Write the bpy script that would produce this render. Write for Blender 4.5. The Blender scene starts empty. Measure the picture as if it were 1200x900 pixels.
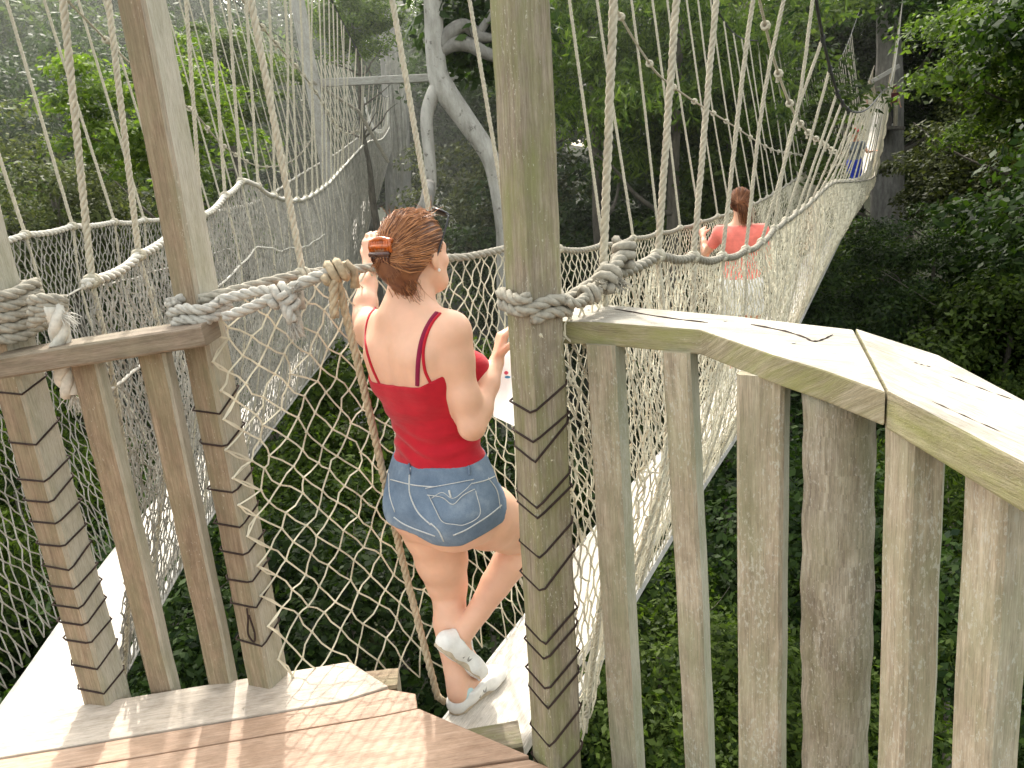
import bpy, math, random
import numpy as np
from mathutils import Vector, Matrix
from mathutils.bvhtree import BVHTree
random.seed(7); rng = np.random.default_rng(7)
C = bpy.context.scene.collection
SC = bpy.context.scene
V = Vector

# ------------------------------------------------------------------ camera model (metres; eye at x=y=0)
EYE = 1.60; F = 970.0; PITCH = math.radians(15.2); ROLL = math.radians(4.75)
def ray(px, py):
    x = (px-600)/F; y = (py-450)/F
    d = x*math.sin(ROLL)+y*math.cos(ROLL); r = x*math.cos(ROLL)-y*math.sin(ROLL)
    return V((r, math.cos(PITCH)-d*math.sin(PITCH), -math.sin(PITCH)-d*math.cos(PITCH)))
EYEP = V((0, 0, EYE))
def PY(px, py, Y):
    a = ray(px, py); return EYEP + a*(Y/a.y)
def PZ(px, py, z):
    a = ray(px, py); return EYEP + a*((z-EYE)/a.z)
def reach(P, px, py, L, far=True):      # point at distance L from P in the direction seen at a measured spot
    a = ray(px, py).normalized(); oc = EYEP-P
    b = a.dot(oc); c = oc.dot(oc)-L*L; dd = b*b-c
    t = -b if dd < 0 else (-b+math.sqrt(dd) if far else -b-math.sqrt(dd))
    return EYEP+a*t
cam = bpy.data.objects.new('camera', bpy.data.cameras.new('camera')); C.objects.link(cam)
fw = V((0, math.cos(PITCH), -math.sin(PITCH))); dn = V((0, -math.sin(PITCH), -math.cos(PITCH))); rt = V((1, 0, 0))
cx_ = rt*math.cos(ROLL)+dn*math.sin(ROLL)*1.0
cx_ = rt*math.cos(ROLL) + dn*(math.sin(ROLL)); cy_ = -(-rt*math.sin(ROLL)+dn*math.cos(ROLL))
M = Matrix((cx_, cy_, -fw)).transposed().to_4x4(); M.translation = EYEP
cam.matrix_world = M
cam.data.sensor_width = 36; cam.data.lens = F/1200*36; cam.data.clip_end = 3000; cam.data.clip_start = .05
SC.camera = cam

# ------------------------------------------------------------------ materials
def mat(name):
    m = bpy.data.materials.new(name); m.use_nodes = True
    nt = m.node_tree; return m, nt, nt.nodes, nt.links, nt.nodes['Principled BSDF']
def ramp(N, stops):
    r = N.new('ShaderNodeValToRGB'); e = r.color_ramp.elements
    while len(e) < len(stops): e.new(.5)
    for k, (p, c) in enumerate(stops):
        e[k].position = p; e[k].color = (*c, 1)
    return r
def noise(N, L, vec, scale, detail=5, rough=.6):
    n = N.new('ShaderNodeTexNoise'); n.inputs['Scale'].default_value = scale
    n.inputs['Detail'].default_value = detail; n.inputs['Roughness'].default_value = rough
    if vec is not None: L.new(vec, n.inputs['Vector'])
    return n
def mapping(N, L, src, sc, loc=(0, 0, 0)):
    m = N.new('ShaderNodeMapping'); m.inputs['Scale'].default_value = sc; m.inputs['Location'].default_value = loc
    L.new(src, m.inputs['Vector']); return m.outputs[0]
def mixc(N, L, fac, a, b, typ='MIX'):
    m = N.new('ShaderNodeMix'); m.data_type = 'RGBA'; m.blend_type = typ
    for s, v in ((m.inputs[0], fac), (m.inputs[6], a), (m.inputs[7], b)):
        if hasattr(v, 'node'): L.new(v, s)
        elif isinstance(v, (int, float)): s.default_value = v
        else: s.default_value = (*v, 1)
    return m.outputs[2]
def bump(N, L, b, h, strength=.4, dist=.01):
    u = N.new('ShaderNodeBump'); u.inputs['Strength'].default_value = strength; u.inputs['Distance'].default_value = dist
    L.new(h, u.inputs['Height']); L.new(u.outputs[0], b.inputs['Normal'])
def wood(name, dark, mid, light, side=None, moss=None, moss_amt=.5, spots=None, rough=.75, grain=.35, spot_lo=.62, grime=.5):
    m, nt, N, L, b = mat(name)
    tc = N.new('ShaderNodeTexCoord'); uv = tc.outputs['UV']
    oi = N.new('ShaderNodeObjectInfo')
    add = N.new('ShaderNodeVectorMath'); add.operation = 'ADD'
    cmb = N.new('ShaderNodeCombineXYZ'); mul = N.new('ShaderNodeMath'); mul.operation = 'MULTIPLY'; mul.inputs[1].default_value = 37
    L.new(oi.outputs['Random'], mul.inputs[0]); L.new(mul.outputs[0], cmb.inputs[2])
    L.new(uv, add.inputs[0]); L.new(cmb.outputs[0], add.inputs[1]); v = add.outputs[0]
    g = noise(N, L, mapping(N, L, v, (5, 110, 1)), 1.0, 6, .65)
    big = noise(N, L, mapping(N, L, v, (3.5, 9, 1)), 1.0, 5, .65)
    fine = noise(N, L, mapping(N, L, v, (90, 260, 1)), 1.0, 3, .6)
    c1 = ramp(N, [(.25, dark), (.5, mid), (.75, light)]); L.new(g.outputs[0], c1.inputs[0])
    c = mixc(N, L, .3, c1.outputs[0], tuple(x*.85 for x in mid))
    fib = noise(N, L, mapping(N, L, v, (22, 520, 1)), 1.0, 4, .7); fr = ramp(N, [(.35, (.62, .60, .57)), (.5, (1, 1, 1)), (.68, (1.22, 1.2, 1.16))]); L.new(fib.outputs[0], fr.inputs[0])
    c = mixc(N, L, .75, c, fr.outputs[0], 'MULTIPLY')
    blot = noise(N, L, mapping(N, L, v, (14, 30, 1), (5, 2, 0)), 1.0, 6, .75); br = ramp(N, [(.36, (.70, .67, .62)), (.55, (1, 1, 1)), (.7, (1.12, 1.1, 1.07))]); L.new(blot.outputs[0], br.inputs[0])
    c = mixc(N, L, .6, c, br.outputs[0], 'MULTIPLY')
    bl = ramp(N, [(.35, (.55, .5, .45)), (.6, (1.1, 1.08, 1.05))]); L.new(big.outputs[0], bl.inputs[0])
    c = mixc(N, L, grime, c, bl.outputs[0], 'MULTIPLY')
    if side:      # brighter look of sky-lit right-hand faces put into the colour, plus greenish weathering
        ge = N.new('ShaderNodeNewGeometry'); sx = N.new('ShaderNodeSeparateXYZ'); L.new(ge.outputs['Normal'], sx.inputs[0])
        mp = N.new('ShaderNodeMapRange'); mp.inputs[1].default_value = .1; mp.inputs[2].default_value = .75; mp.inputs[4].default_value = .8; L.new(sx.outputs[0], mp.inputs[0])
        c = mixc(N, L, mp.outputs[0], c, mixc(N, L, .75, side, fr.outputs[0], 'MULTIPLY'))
    if moss:
        mn = noise(N, L, mapping(N, L, v, (4, 14, 1), (3, 7, 0)), 1.0, 6, .7)
        mr = ramp(N, [(.42, (0, 0, 0)), (.66, (moss_amt,)*3)]); L.new(mn.outputs[0], mr.inputs[0])
        c = mixc(N, L, mr.outputs[0], c, moss)
    if spots:
        sn = noise(N, L, mapping(N, L, v, (75, 170, 1)), 1.0, 5, .7)
        sn2 = noise(N, L, mapping(N, L, v, (3, 9, 1), (9, 1, 0)), 1.0, 3, .6)
        mm = N.new('ShaderNodeMath'); mm.operation = 'MULTIPLY_ADD'; mm.inputs[1].default_value = .35
        L.new(sn2.outputs[0], mm.inputs[0]); L.new(sn.outputs[0], mm.inputs[2])
        sr = ramp(N, [(spot_lo+.15, (0, 0, 0)), (spot_lo+.21, (.6,)*3)]); L.new(mm.outputs[0], sr.inputs[0])
        c = mixc(N, L, sr.outputs[0], c, spots)
    L.new(c, b.inputs['Base Color']); b.inputs['Roughness'].default_value = rough
    b.inputs['Specular IOR Level'].default_value = .3
    ms = N.new('ShaderNodeMath'); ms.operation = 'ADD'; L.new(fib.outputs[0], ms.inputs[0]); L.new(fine.outputs[0], ms.inputs[1])
    bump(N, L, b, ms.outputs[0], grain, .006)
    return m
def plain(name, col, rough=.8, var=.25, scale=30, spec=.3, bmp=0, bscale=200, trans=0):
    m, nt, N, L, b = mat(name)
    tc = N.new('ShaderNodeTexCoord')
    n = noise(N, L, tc.outputs['Object'], scale, 4, .6)
    r = ramp(N, [(.3, tuple(x*(1-var) for x in col)), (.7, tuple(min(1, x*(1+var)) for x in col))]); L.new(n.outputs[0], r.inputs[0])
    L.new(r.outputs[0], b.inputs['Base Color']); b.inputs['Roughness'].default_value = rough; b.inputs['Specular IOR Level'].default_value = spec
    if bmp:
        n2 = noise(N, L, tc.outputs['Object'], bscale, 3, .6); bump(N, L, b, n2.outputs[0], bmp, .004)
    return m
def leafmat(name, dark, light, trans, tcol=None, rough=.5):
    m, nt, N, L, b = mat(name)
    at = N.new('ShaderNodeAttribute'); at.attribute_name = 'tone'
    r = ramp(N, [(0, dark), (1, light)]); L.new(at.outputs['Fac'], r.inputs[0])
    oi = N.new('ShaderNodeObjectInfo'); hv = N.new('ShaderNodeHueSaturation')
    mr = N.new('ShaderNodeMapRange'); mr.inputs[3].default_value = .7; mr.inputs[4].default_value = 1.25
    L.new(oi.outputs['Random'], mr.inputs[0]); L.new(mr.outputs[0], hv.inputs['Value']); L.new(r.outputs[0], hv.inputs['Color'])
    c = hv.outputs[0]
    L.new(c, b.inputs['Base Color']); b.inputs['Roughness'].default_value = .5; b.inputs['Specular IOR Level'].default_value = .1
    t = N.new('ShaderNodeBsdfTranslucent')
    L.new(mixc(N, L, 1.0, c, tcol or (1.5, 1.7, .6), 'MULTIPLY'), t.inputs[0])
    mx = N.new('ShaderNodeMixShader'); mx.inputs[0].default_value = trans
    L.new(b.outputs[0], mx.inputs[1]); L.new(t.outputs[0], mx.inputs[2]); L.new(mx.outputs[0], N['Material Output'].inputs[0])
    return m
def barkmat(name, a, b_, spot=None):
    m, nt, N, L, b = mat(name)
    tc = N.new('ShaderNodeTexCoord')
    n = noise(N, L, mapping(N, L, tc.outputs['Object'], (2.2, 2.2, .7)), 3.0, 7, .7)
    r = ramp(N, [(.35, a), (.65, b_)]); L.new(n.outputs[0], r.inputs[0]); c = r.outputs[0]
    if spot:
        n3 = noise(N, L, tc.outputs['Object'], 9, 4, .6); r3 = ramp(N, [(.6, (0, 0, 0)), (.68, (.8,)*3)]); L.new(n3.outputs[0], r3.inputs[0])
        c = mixc(N, L, r3.outputs[0], c, spot)
    L.new(c, b.inputs['Base Color']); b.inputs['Roughness'].default_value = .9
    n2 = noise(N, L, mapping(N, L, tc.outputs['Object'], (3, 3, .6)), 8, 6, .7); bump(N, L, b, n2.outputs[0], .6, .03)
    return m

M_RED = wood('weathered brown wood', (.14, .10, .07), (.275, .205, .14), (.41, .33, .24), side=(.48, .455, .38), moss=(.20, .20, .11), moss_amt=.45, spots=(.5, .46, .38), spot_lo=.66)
M_RAILBROWN = wood('brown weathered rail wood', (.12, .09, .07), (.24, .19, .145), (.36, .30, .24), moss=(.2, .2, .12), moss_amt=.3)
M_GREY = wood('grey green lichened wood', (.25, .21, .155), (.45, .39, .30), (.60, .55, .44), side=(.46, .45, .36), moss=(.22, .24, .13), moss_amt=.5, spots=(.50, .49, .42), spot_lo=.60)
M_POST = wood('mossy grey post wood', (.14, .115, .08), (.28, .24, .18), (.44, .40, .32), moss=(.19, .20, .075), moss_amt=.75, spots=(.55, .53, .45), spot_lo=.66)
M_ROUND = wood('rough stained log wood', (.13, .11, .085), (.38, .345, .275), (.60, .57, .49), moss=(.20, .20, .10), moss_amt=.5, spots=(.5, .48, .42), spot_lo=.6, grain=.7, grime=.9)
M_RAIL = wood('mossy handrail wood', (.17, .145, .09), (.34, .305, .21), (.50, .46, .36), moss=(.24, .25, .08), moss_amt=.7, spots=(.55, .53, .42), spot_lo=.68)
M_RAILTOP = wood('sun bleached handrail wood', (.26, .24, .205), (.42, .395, .345), (.54, .515, .465), grime=.5, grain=.3)
M_DECK = wood('reddish deck boards', (.32, .20, .135), (.46, .31, .22), (.56, .41, .31), grime=.3, rough=.5, grain=.15)
M_DECKGREY = wood('worn grey deck board', (.36, .30, .25), (.53, .46, .39), (.66, .59, .52), grime=.35, rough=.55, grain=.2)
M_PLANK = wood('bleached walkway board', (.50, .47, .42), (.66, .62, .56), (.76, .73, .67), grime=.3, rough=.6, grain=.25)
M_ROPE = plain('cream twisted rope', (.47, .43, .34), .9, .2, 60, .1, .4, 500)
M_ROPEG = plain('grey twisted rope', (.31, .285, .235), .9, .25, 60, .1, .4, 500)
M_ROPEW = plain('white twisted rope', (.56, .53, .47), .9, .15, 60, .1, .3, 500)
M_ROPEL = plain('pale grey twisted rope', (.43, .405, .36), .9, .25, 60, .1, .4, 500)
M_ROPEB = plain('brown twisted rope', (.42, .34, .235), .9, .25, 60, .1, .4, 500)
M_NET = plain('tan net twine', (.56, .51, .39), .9, .3, 7, .1)
M_NETG = plain('grey net twine', (.29, .275, .24), .9, .3, 5, .1)
M_CORD = plain('dark brown cord', (.035, .022, .018), .8, .3, 30, .2)
M_CABLE = plain('dark steel cable', (.04, .04, .04), .6, .3, 30, .4)
M_METAL = plain('grey aluminium ladder', (.30, .29, .27), .5, .2, 20, .5)
M_SOIL = plain('dark forest soil', (.018, .020, .010), .95, .4, 2, .1)
M_LEAF_D = leafmat('dark leaves', (.006, .016, .005), (.048, .082, .018), .3)
M_LEAF_M = leafmat('mid green leaves', (.016, .034, .007), (.12, .17, .036), .42)
M_LEAF_L = leafmat('lime leaves', (.04, .075, .014), (.17, .225, .045), .45)
M_LEAF_O = leafmat('olive leaves', (.018, .028, .008), (.13, .15, .048), .35, tcol=(1.3, 1.35, .8))
M_LEAF_F = leafmat('feathery leaves', (.014, .036, .009), (.15, .21, .045), .42)
M_BARK = barkmat('dark bark', (.05, .042, .033), (.15, .13, .105))
M_PALE = barkmat('pale smooth bark', (.25, .235, .205), (.46, .44, .40), spot=(.10, .09, .075))
M_GBARK = barkmat('grey bark', (.13, .12, .105), (.27, .255, .23))
M_WHITEPOST = wood('white grey tower timber', (.27, .26, .24), (.42, .41, .385), (.55, .54, .51), grime=.4)

# ------------------------------------------------------------------ mesh building
class MB:
    def __init__(s): s.v = []; s.f = []; s.uv = []; s.n = 0; s.mi = []
    def add(s, verts, faces, uvs=None, mi=0):
        s.v.append(np.asarray(verts, float)); o = s.n; s.n += len(verts)
        for k, fc in enumerate(faces):
            s.f.append(tuple(i+o for i in fc)); s.mi.append(mi)
            s.uv.extend(uvs[k] if uvs is not None else [(0, 0)]*len(fc))
    def mesh(s, name, mats, smooth=False):
        me = bpy.data.meshes.new(name)
        vs = np.concatenate(s.v)
        me.from_pydata(vs.tolist(), [], s.f)
        uvl = me.uv_layers.new(name='UVMap'); uvl.data.foreach_set('uv', np.asarray(s.uv, np.float32).ravel())
        for m in (mats if isinstance(mats, (list, tuple)) else [mats]): me.materials.append(m)
        if any(s.mi): me.polygons.foreach_set('material_index', s.mi)
        if smooth: me.polygons.foreach_set('use_smooth', [True]*len(s.f))
        me.update(); return me
    def build(s, name, mats, parent=None, smooth=False):
        return link(name, s.mesh(name, mats, smooth), parent)
def link(name, me, parent=None):
    o = bpy.data.objects.new(name, me); C.objects.link(o)
    if parent:
        o.parent = parent
        o.matrix_parent_inverse = parent.matrix_basis.inverted()
    return o
def tag(o, label=None, cat=None, group=None, kind=None):
    for k, v in (('label', label), ('category', cat), ('group', group), ('kind', kind)):
        if v: o[k] = v
    return o
def thing(name, label, cat, loc=(0, 0, 0), group=None):
    o = bpy.data.objects.new(name, None); C.objects.link(o); o.location = loc; o.empty_display_size = .1
    return tag(o, label, cat, group)
def nrm(a): return a/(np.linalg.norm(a, axis=-1, keepdims=True)+1e-12)
def frames(P):
    P = np.asarray(P, float); T = np.gradient(P, axis=0); T = nrm(T)
    up = np.array([0, 0, 1.]) if abs(T[0][2]) < .9 else np.array([1., 0, 0])
    a = nrm(np.cross(T[0], up)); A = [a]
    for i in range(1, len(P)):
        a = a-T[i]*np.dot(a, T[i]); a = a/(np.linalg.norm(a)+1e-12); A.append(a)
    A = np.array(A); B = np.cross(T, A); return T, A, B
def tube(mb, P, R, n=6, cap=True, mi=0):
    P = np.asarray([tuple(p) for p in P], float); k = len(P); R = np.broadcast_to(np.asarray(R, float), (k,))
    T, A, B = frames(P); th = np.arange(n)*2*math.pi/n
    ring = P[:, None]+R[:, None, None]*(np.cos(th)[None, :, None]*A[:, None]+np.sin(th)[None, :, None]*B[:, None])
    L = np.concatenate([[0], np.cumsum(np.linalg.norm(np.diff(P, axis=0), axis=1))])
    fs = []; uv = []
    for i in range(k-1):
        for j in range(n):
            j2 = (j+1) % n; fs.append((i*n+j, i*n+j2, (i+1)*n+j2, (i+1)*n+j))
            r = R[i]*2*math.pi/n; uv.append([(L[i], j*r), (L[i], (j+1)*r), (L[i+1], (j+1)*r), (L[i+1], j*r)])
    if cap:
        fs.append(tuple(range(n))[::-1]); uv.append([(0, 0)]*n); fs.append(tuple((k-1)*n+j for j in range(n))); uv.append([(0, 0)]*n)
    mb.add(ring.reshape(-1, 3), fs, uv, mi)
def resample(P, step):
    P = np.asarray([tuple(p) for p in P], float); d = np.concatenate([[0], np.cumsum(np.linalg.norm(np.diff(P, axis=0), axis=1))])
    n = max(2, int(d[-1]/step)+1); t = np.linspace(0, d[-1], n)
    return np.stack([np.interp(t, d, P[:, k]) for k in range(3)], 1)
def smooth_path(P, n=8):
    P = [np.array(tuple(p), float) for p in P]; Q = [2*P[0]-P[1]]+P+[2*P[-1]-P[-2]]; out = []
    for i in range(1, len(Q)-2):
        for t in np.arange(n)/n:
            a, b, c, d = Q[i-1], Q[i], Q[i+1], Q[i+2]
            out.append(.5*(2*b+(c-a)*t+(2*a-5*b+4*c-d)*t*t+(3*b-a-3*c+d)*t**3))
    out.append(Q[-2]); return np.array(out)
def rope(mb, P, R, pitch=None, sides=5, step=None, strands=3):   # laid rope: strands twisted round the path
    pitch = pitch or R*6.5; P = resample(P, step or pitch/7)
    T, A, B = frames(P); d = np.concatenate([[0], np.cumsum(np.linalg.norm(np.diff(P, axis=0), axis=1))])
    for k in range(strands):
        ph = d/pitch*2*math.pi+k*2*math.pi/strands
        Q = P+(R*.5)*(np.cos(ph)[:, None]*A+np.sin(ph)[:, None]*B)
        tube(mb, Q, R*.56, sides)
def board(mb, A, B, w, d, heading=0., cham=.006, seg=14, jit=.0006, mi=0, up=None, ext=None):
    # squared timber from A to B, faces turned to the given heading, chamfered edges, slightly uneven
    A = np.array(tuple(A), float); B = np.array(tuple(B), float); ax = B-A; ln = np.linalg.norm(ax); ax /= ln
    h = math.radians(heading)
    if abs(ax[2]) > .7: f0 = np.array([math.sin(h), math.cos(h), 0])
    else: f0 = np.array(up if up is not None else (0, 0, 1.))
    r = np.cross(f0, ax); r /= np.linalg.norm(r); f = np.cross(ax, r)
    hw, hd, c = w/2, d/2, cham
    sec = np.array([(-hw+c, -hd), (hw-c, -hd), (hw, -hd+c), (hw, hd-c), (hw-c, hd), (-hw+c, hd), (-hw, hd-c), (-hw, -hd+c)])
    per = np.concatenate([[0], np.cumsum(np.linalg.norm(np.diff(np.vstack([sec, sec[:1]]), axis=0), axis=1))])
    vs = []; t = np.linspace(0, 1, seg+1)
    wob = np.cumsum(rng.normal(0, jit, (seg+1, 2)), axis=0); wob -= np.linspace(0, 1, seg+1)[:, None]*wob[-1]
    for i in range(seg+1):
        s = sec*(1+rng.normal(0, .006))+wob[i]+rng.normal(0, jit*.5, sec.shape)
        vs.append(A+ax*ln*t[i]+s[:, :1]*r+s[:, 1:]*f)
    vs = np.concatenate(vs); fs = []; uv = []
    for i in range(seg):
        for j in range(8):
            j2 = (j+1) % 8; fs.append((i*8+j, i*8+j2, (i+1)*8+j2, (i+1)*8+j))
            u0, u1 = t[i]*ln, t[i+1]*ln; uv.append([(u0, per[j]), (u0, per[j+1]), (u1, per[j+1]), (u1, per[j])])
    fs.append(tuple(range(8))[::-1]); uv.append([tuple(p*.2) for p in sec[::-1]])
    fs.append(tuple(seg*8+j for j in range(8))); uv.append([tuple(p*.2) for p in sec])
    mb.add(vs, fs, uv, mi)
def slab(name, poly, z0, z1, mats, parent, grain=(1, 0), bev=.004, top_mi=0, side_mi=0):
    # polygon prism with bevelled edges; UVs run along the grain
    import bmesh
    bm = bmesh.new(); vs = [bm.verts.new((p[0], p[1], z1)) for p in poly]
    fc = bm.faces.new(vs)
    if fc.normal.z < 0: fc.normal_flip()
    e = bmesh.ops.extrude_face_region(bm, geom=[fc])
    for g in e['geom']:
        if isinstance(g, bmesh.types.BMVert): g.co.z = z0
    bmesh.ops.recalc_face_normals(bm, faces=bm.faces)
    bmesh.ops.bevel(bm, geom=list(bm.edges), offset=bev, segments=2, affect='EDGES', profile=.6)
    uvl = bm.loops.layers.uv.new('UVMap'); g = V((*grain, 0)).normalized(); c = V((-g.y, g.x, 0))
    for f in bm.faces:
        f.material_index = top_mi if f.normal.z > .6 else side_mi
        for l in f.loops:
            p = l.vert.co; l[uvl].uv = (p.dot(g), p.dot(c)+p.z)
    me = bpy.data.meshes.new(name); bm.to_mesh(me); bm.free()
    for m in mats: me.materials.append(m)
    return link(name, me, parent)

# ------------------------------------------------------------------ world and sun
AZ, EL = -13.0, 50.0
w = bpy.data.worlds.new('World'); SC.world = w; w.use_nodes = True
bg = w.node_tree.nodes['Background']; sky = w.node_tree.nodes.new('ShaderNodeTexSky')
sky.sky_type = 'NISHITA'; sky.sun_disc = False; sky.sun_elevation = math.radians(EL); sky.sun_rotation = math.radians(AZ)
sky.dust_density = 3.0; sky.air_density = 1.2
hs_ = w.node_tree.nodes.new('ShaderNodeHueSaturation'); hs_.inputs['Saturation'].default_value = .35
w.node_tree.links.new(sky.outputs[0], hs_.inputs['Color']); tn_ = w.node_tree.nodes.new('ShaderNodeMix'); tn_.data_type = 'RGBA'; tn_.blend_type = 'MULTIPLY'; tn_.inputs[0].default_value = 1; tn_.inputs[7].default_value = (1.0, .975, .87, 1)
w.node_tree.links.new(hs_.outputs[0], tn_.inputs[6]); w.node_tree.links.new(tn_.outputs[2], bg.inputs[0]); bg.inputs[1].default_value = .64
sl = bpy.data.lights.new('sun', 'SUN'); sl.energy = 5.0; sl.angle = math.radians(1.0); sl.color = (1, .945, .85)
so = bpy.data.objects.new('sun', sl); C.objects.link(so)
sd = V((math.sin(math.radians(AZ))*math.cos(math.radians(EL)), math.cos(math.radians(AZ))*math.cos(math.radians(EL)), math.sin(math.radians(EL))))
so.rotation_euler = sd.to_track_quat('Z', 'Y').to_euler(); so.location = sd*50
SC.view_settings.view_transform = 'Standard'; SC.view_settings.look = 'None'; SC.view_settings.exposure = 0

# ------------------------------------------------------------------ terrain
def ground_z(x, y):
    d = np.hypot(x, y)
    z = -15+np.clip((d-14)*.22, 0, 16)+2.5*np.sin(x*.13+1)*np.cos(y*.11)
    return z+np.clip(d-120, 0, 1e9)*-.02
gx = np.concatenate([np.linspace(-1500, -80, 18), np.linspace(-70, 70, 71), np.linspace(80, 1500, 18)])
gy = np.concatenate([np.linspace(-1500, -80, 18), np.linspace(-70, 110, 91), np.linspace(120, 1500, 18)])
X, Y = np.meshgrid(gx, gy); Z = ground_z(X, Y); nx, ny = len(gx), len(gy)
mb = MB(); mb.add(np.stack([X, Y, Z], -1).reshape(-1, 3), [(j*nx+i, j*nx+i+1, (j+1)*nx+i+1, (j+1)*nx+i) for j in range(ny-1) for i in range(nx-1)])
tag(mb.build('ground', M_SOIL, smooth=True), kind='structure')

# ------------------------------------------------------------------ foliage
def leafmesh(name, centers, leaf, m, seed, up_bias=.5, aspect=.5, drop=.0):
    # centers: (pos, outward dir) arrays; every leaf is a small folded diamond
    r = np.random.default_rng(seed); P, D = centers; n = len(P)
    N = nrm(D*.6+r.normal(0, .55, (n, 3))+np.array([0, 0, up_bias])); T = nrm(np.cross(N, r.normal(0, 1, (n, 3)))+np.array([0, 0, -drop])); B = np.cross(N, T)
    s = leaf*r.uniform(.6, 1.35, (n, 1))
    v = np.stack([P-T*s*.5, P+B*s*aspect*.5-N*s*.06, P+T*s*.5-N*s*.12, P-B*s*aspect*.5-N*s*.06, ], 1)
    me = bpy.data.meshes.new(name); me.vertices.add(4*n); me.vertices.foreach_set('co', v.astype(np.float32).ravel())
    me.loops.add(4*n); me.loops.foreach_set('vertex_index', np.arange(4*n, dtype=np.int32))
    me.polygons.add(n); me.polygons.foreach_set('loop_start', np.arange(0, 4*n, 4, dtype=np.int32)); me.polygons.foreach_set('loop_total', np.full(n, 4, np.int32))
    me.update(calc_edges=True)
    tone = np.clip(r.normal(.42, .24, n), 0, 1)
    a = me.attributes.new('tone', 'FLOAT', 'FACE'); a.data.foreach_set('value', tone.astype(np.float32))
    me.materials.append(m); return me
def crown_points(seed, rx, rz, clumps, per, cr, hollow=.35, flat=.75):
    r = np.random.default_rng(seed); Ps = []; Ds = []
    for k in range(clumps):
        d = nrm(r.normal(0, 1, 3)); d[2] = d[2]*.9+.1
        c = d*np.array([rx, rx, rz])*r.uniform(hollow, 1.0)
        q = cr*r.uniform(.55, 1.3); n = int(per*r.uniform(.6, 1.3))
        u = nrm(r.normal(0, 1, (n, 3))); u[:, 2] = np.where(u[:, 2] < -.3, -u[:, 2], u[:, 2])
        rad = q*r.uniform(.25, 1.0, (n, 1))**.6
        Ps.append(c+u*rad*np.array([1, 1, flat])); Ds.append(u+.3*d)
    return np.concatenate(Ps), np.concatenate(Ds)
def trunk_mesh(name, seed, h, r0, limbs, m, spread=3.0, base=0.):
    r = random.Random(seed); mb = MB(); P = []; x = y = 0
    for k in range(9):
        P.append((x, y, base+h*k/8)); x += r.gauss(0, .02*h/4); y += r.gauss(0, .02*h/4)
    R = [r0*(1-.75*k/8)*(1.35 if k == 0 else 1) for k in range(9)]
    tube(mb, smooth_path(P, 3), np.interp(np.linspace(0, 8, 25), range(9), R), 9)
    for k in range(limbs):
        i = r.randint(4, 8); a = r.uniform(0, 6.28); L = spread*r.uniform(.6, 1.1); p = V(P[i]); Q = [p]
        for s in range(1, 5):
            Q.append(p+V((math.cos(a)*L*s/4, math.sin(a)*L*s/4, L*.6*(s/4)**1.3))+V((r.gauss(0, .1), r.gauss(0, .1), r.gauss(0, .1)))*L*.25)
        tube(mb, smooth_path(Q, 3), np.linspace(R[i]*.5, R[i]*.1, 13), 6)
    return mb.mesh(name, m, True)
CR = {}
CR['dark'] = leafmesh('crown_dark', crown_points(1, 3.6, 3.0, 130, 190, .85), .17, M_LEAF_D, 1)
CR['mid'] = leafmesh('crown_mid', crown_points(2, 3.4, 2.9, 110, 200, .85), .18, M_LEAF_M, 2)
CR['olive'] = leafmesh('crown_olive', crown_points(3, 3.2, 3.4, 110, 190, .8), .16, M_LEAF_O, 3)
CR['lime'] = leafmesh('crown_lime', crown_points(4, 2.6, 2.2, 75, 190, .7, flat=.55), .17, M_LEAF_L, 4, .7)
CR['feather'] = leafmesh('crown_feather', crown_points(5, 2.8, 2.6, 80, 300, .8, flat=.6), .17, M_LEAF_F, 5, .3, .22, .6)
CR['bush_d'] = leafmesh('crown_bush_dark', crown_points(6, 1.7, 1.3, 60, 230, .5), .085, M_LEAF_D, 6)
CR['bush_m'] = leafmesh('crown_bush_mid', crown_points(7, 1.6, 1.2, 55, 230, .5), .085, M_LEAF_M, 7)
CR['bush_l'] = leafmesh('crown_bush_lime', crown_points(8, 1.3, 1.0, 40, 200, .4), .085, M_LEAF_L, 8, .7)
CR['fern'] = leafmesh('crown_fern', crown_points(9, 1.5, 1.3, 50, 260, .5), .11, M_LEAF_M, 9, .3, .25, .5)
RAD = dict(dark=3.6, mid=3.4, olive=3.2, lime=2.6, feather=2.8, bush_d=1.7, bush_m=1.6, bush_l=1.3, fern=1.5)
TR = {k: trunk_mesh('trunk_'+k, 20+i, 1.0*14, .26, 7, M_BARK, 3.2, -14) for i, k in enumerate(['a', 'b', 'c'])}
TRB = {k: trunk_mesh('stem_'+k, 40+i, 6, .07, 6, M_BARK, 1.3, -6) for i, k in enumerate(['a', 'b'])}
TREE_N = [0]
def tree(kind, pos, scale, label, group=None, name=None, cat='tree', squash=1.0):
    bush = kind.startswith('bush') or kind == 'fern'
    t = thing(name or ('shrub' if bush else 'broadleaf_tree'), label, 'shrub' if bush else cat, pos, group)
    a = random.uniform(0, 6.28)
    c = link('crown', CR[kind]); c.parent = t; c.rotation_euler = (0, 0, a); c.scale = (scale, scale, scale*squash)
    k = link('trunk', (TRB[random.choice('ab')] if bush else TR[random.choice('abc')])); k.parent = t; k.rotation_euler = (0, 0, random.uniform(0, 6.28)); k.scale = (scale,)*3
    k.location = (0, 0, .8*scale if not bush else .2)
    TREE_N[0] += 1
    return t
def TP(px, py, Y, kind, scale, label, **k):
    return tree(kind, PY(px, py, Y), scale, label, **k)

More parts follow.
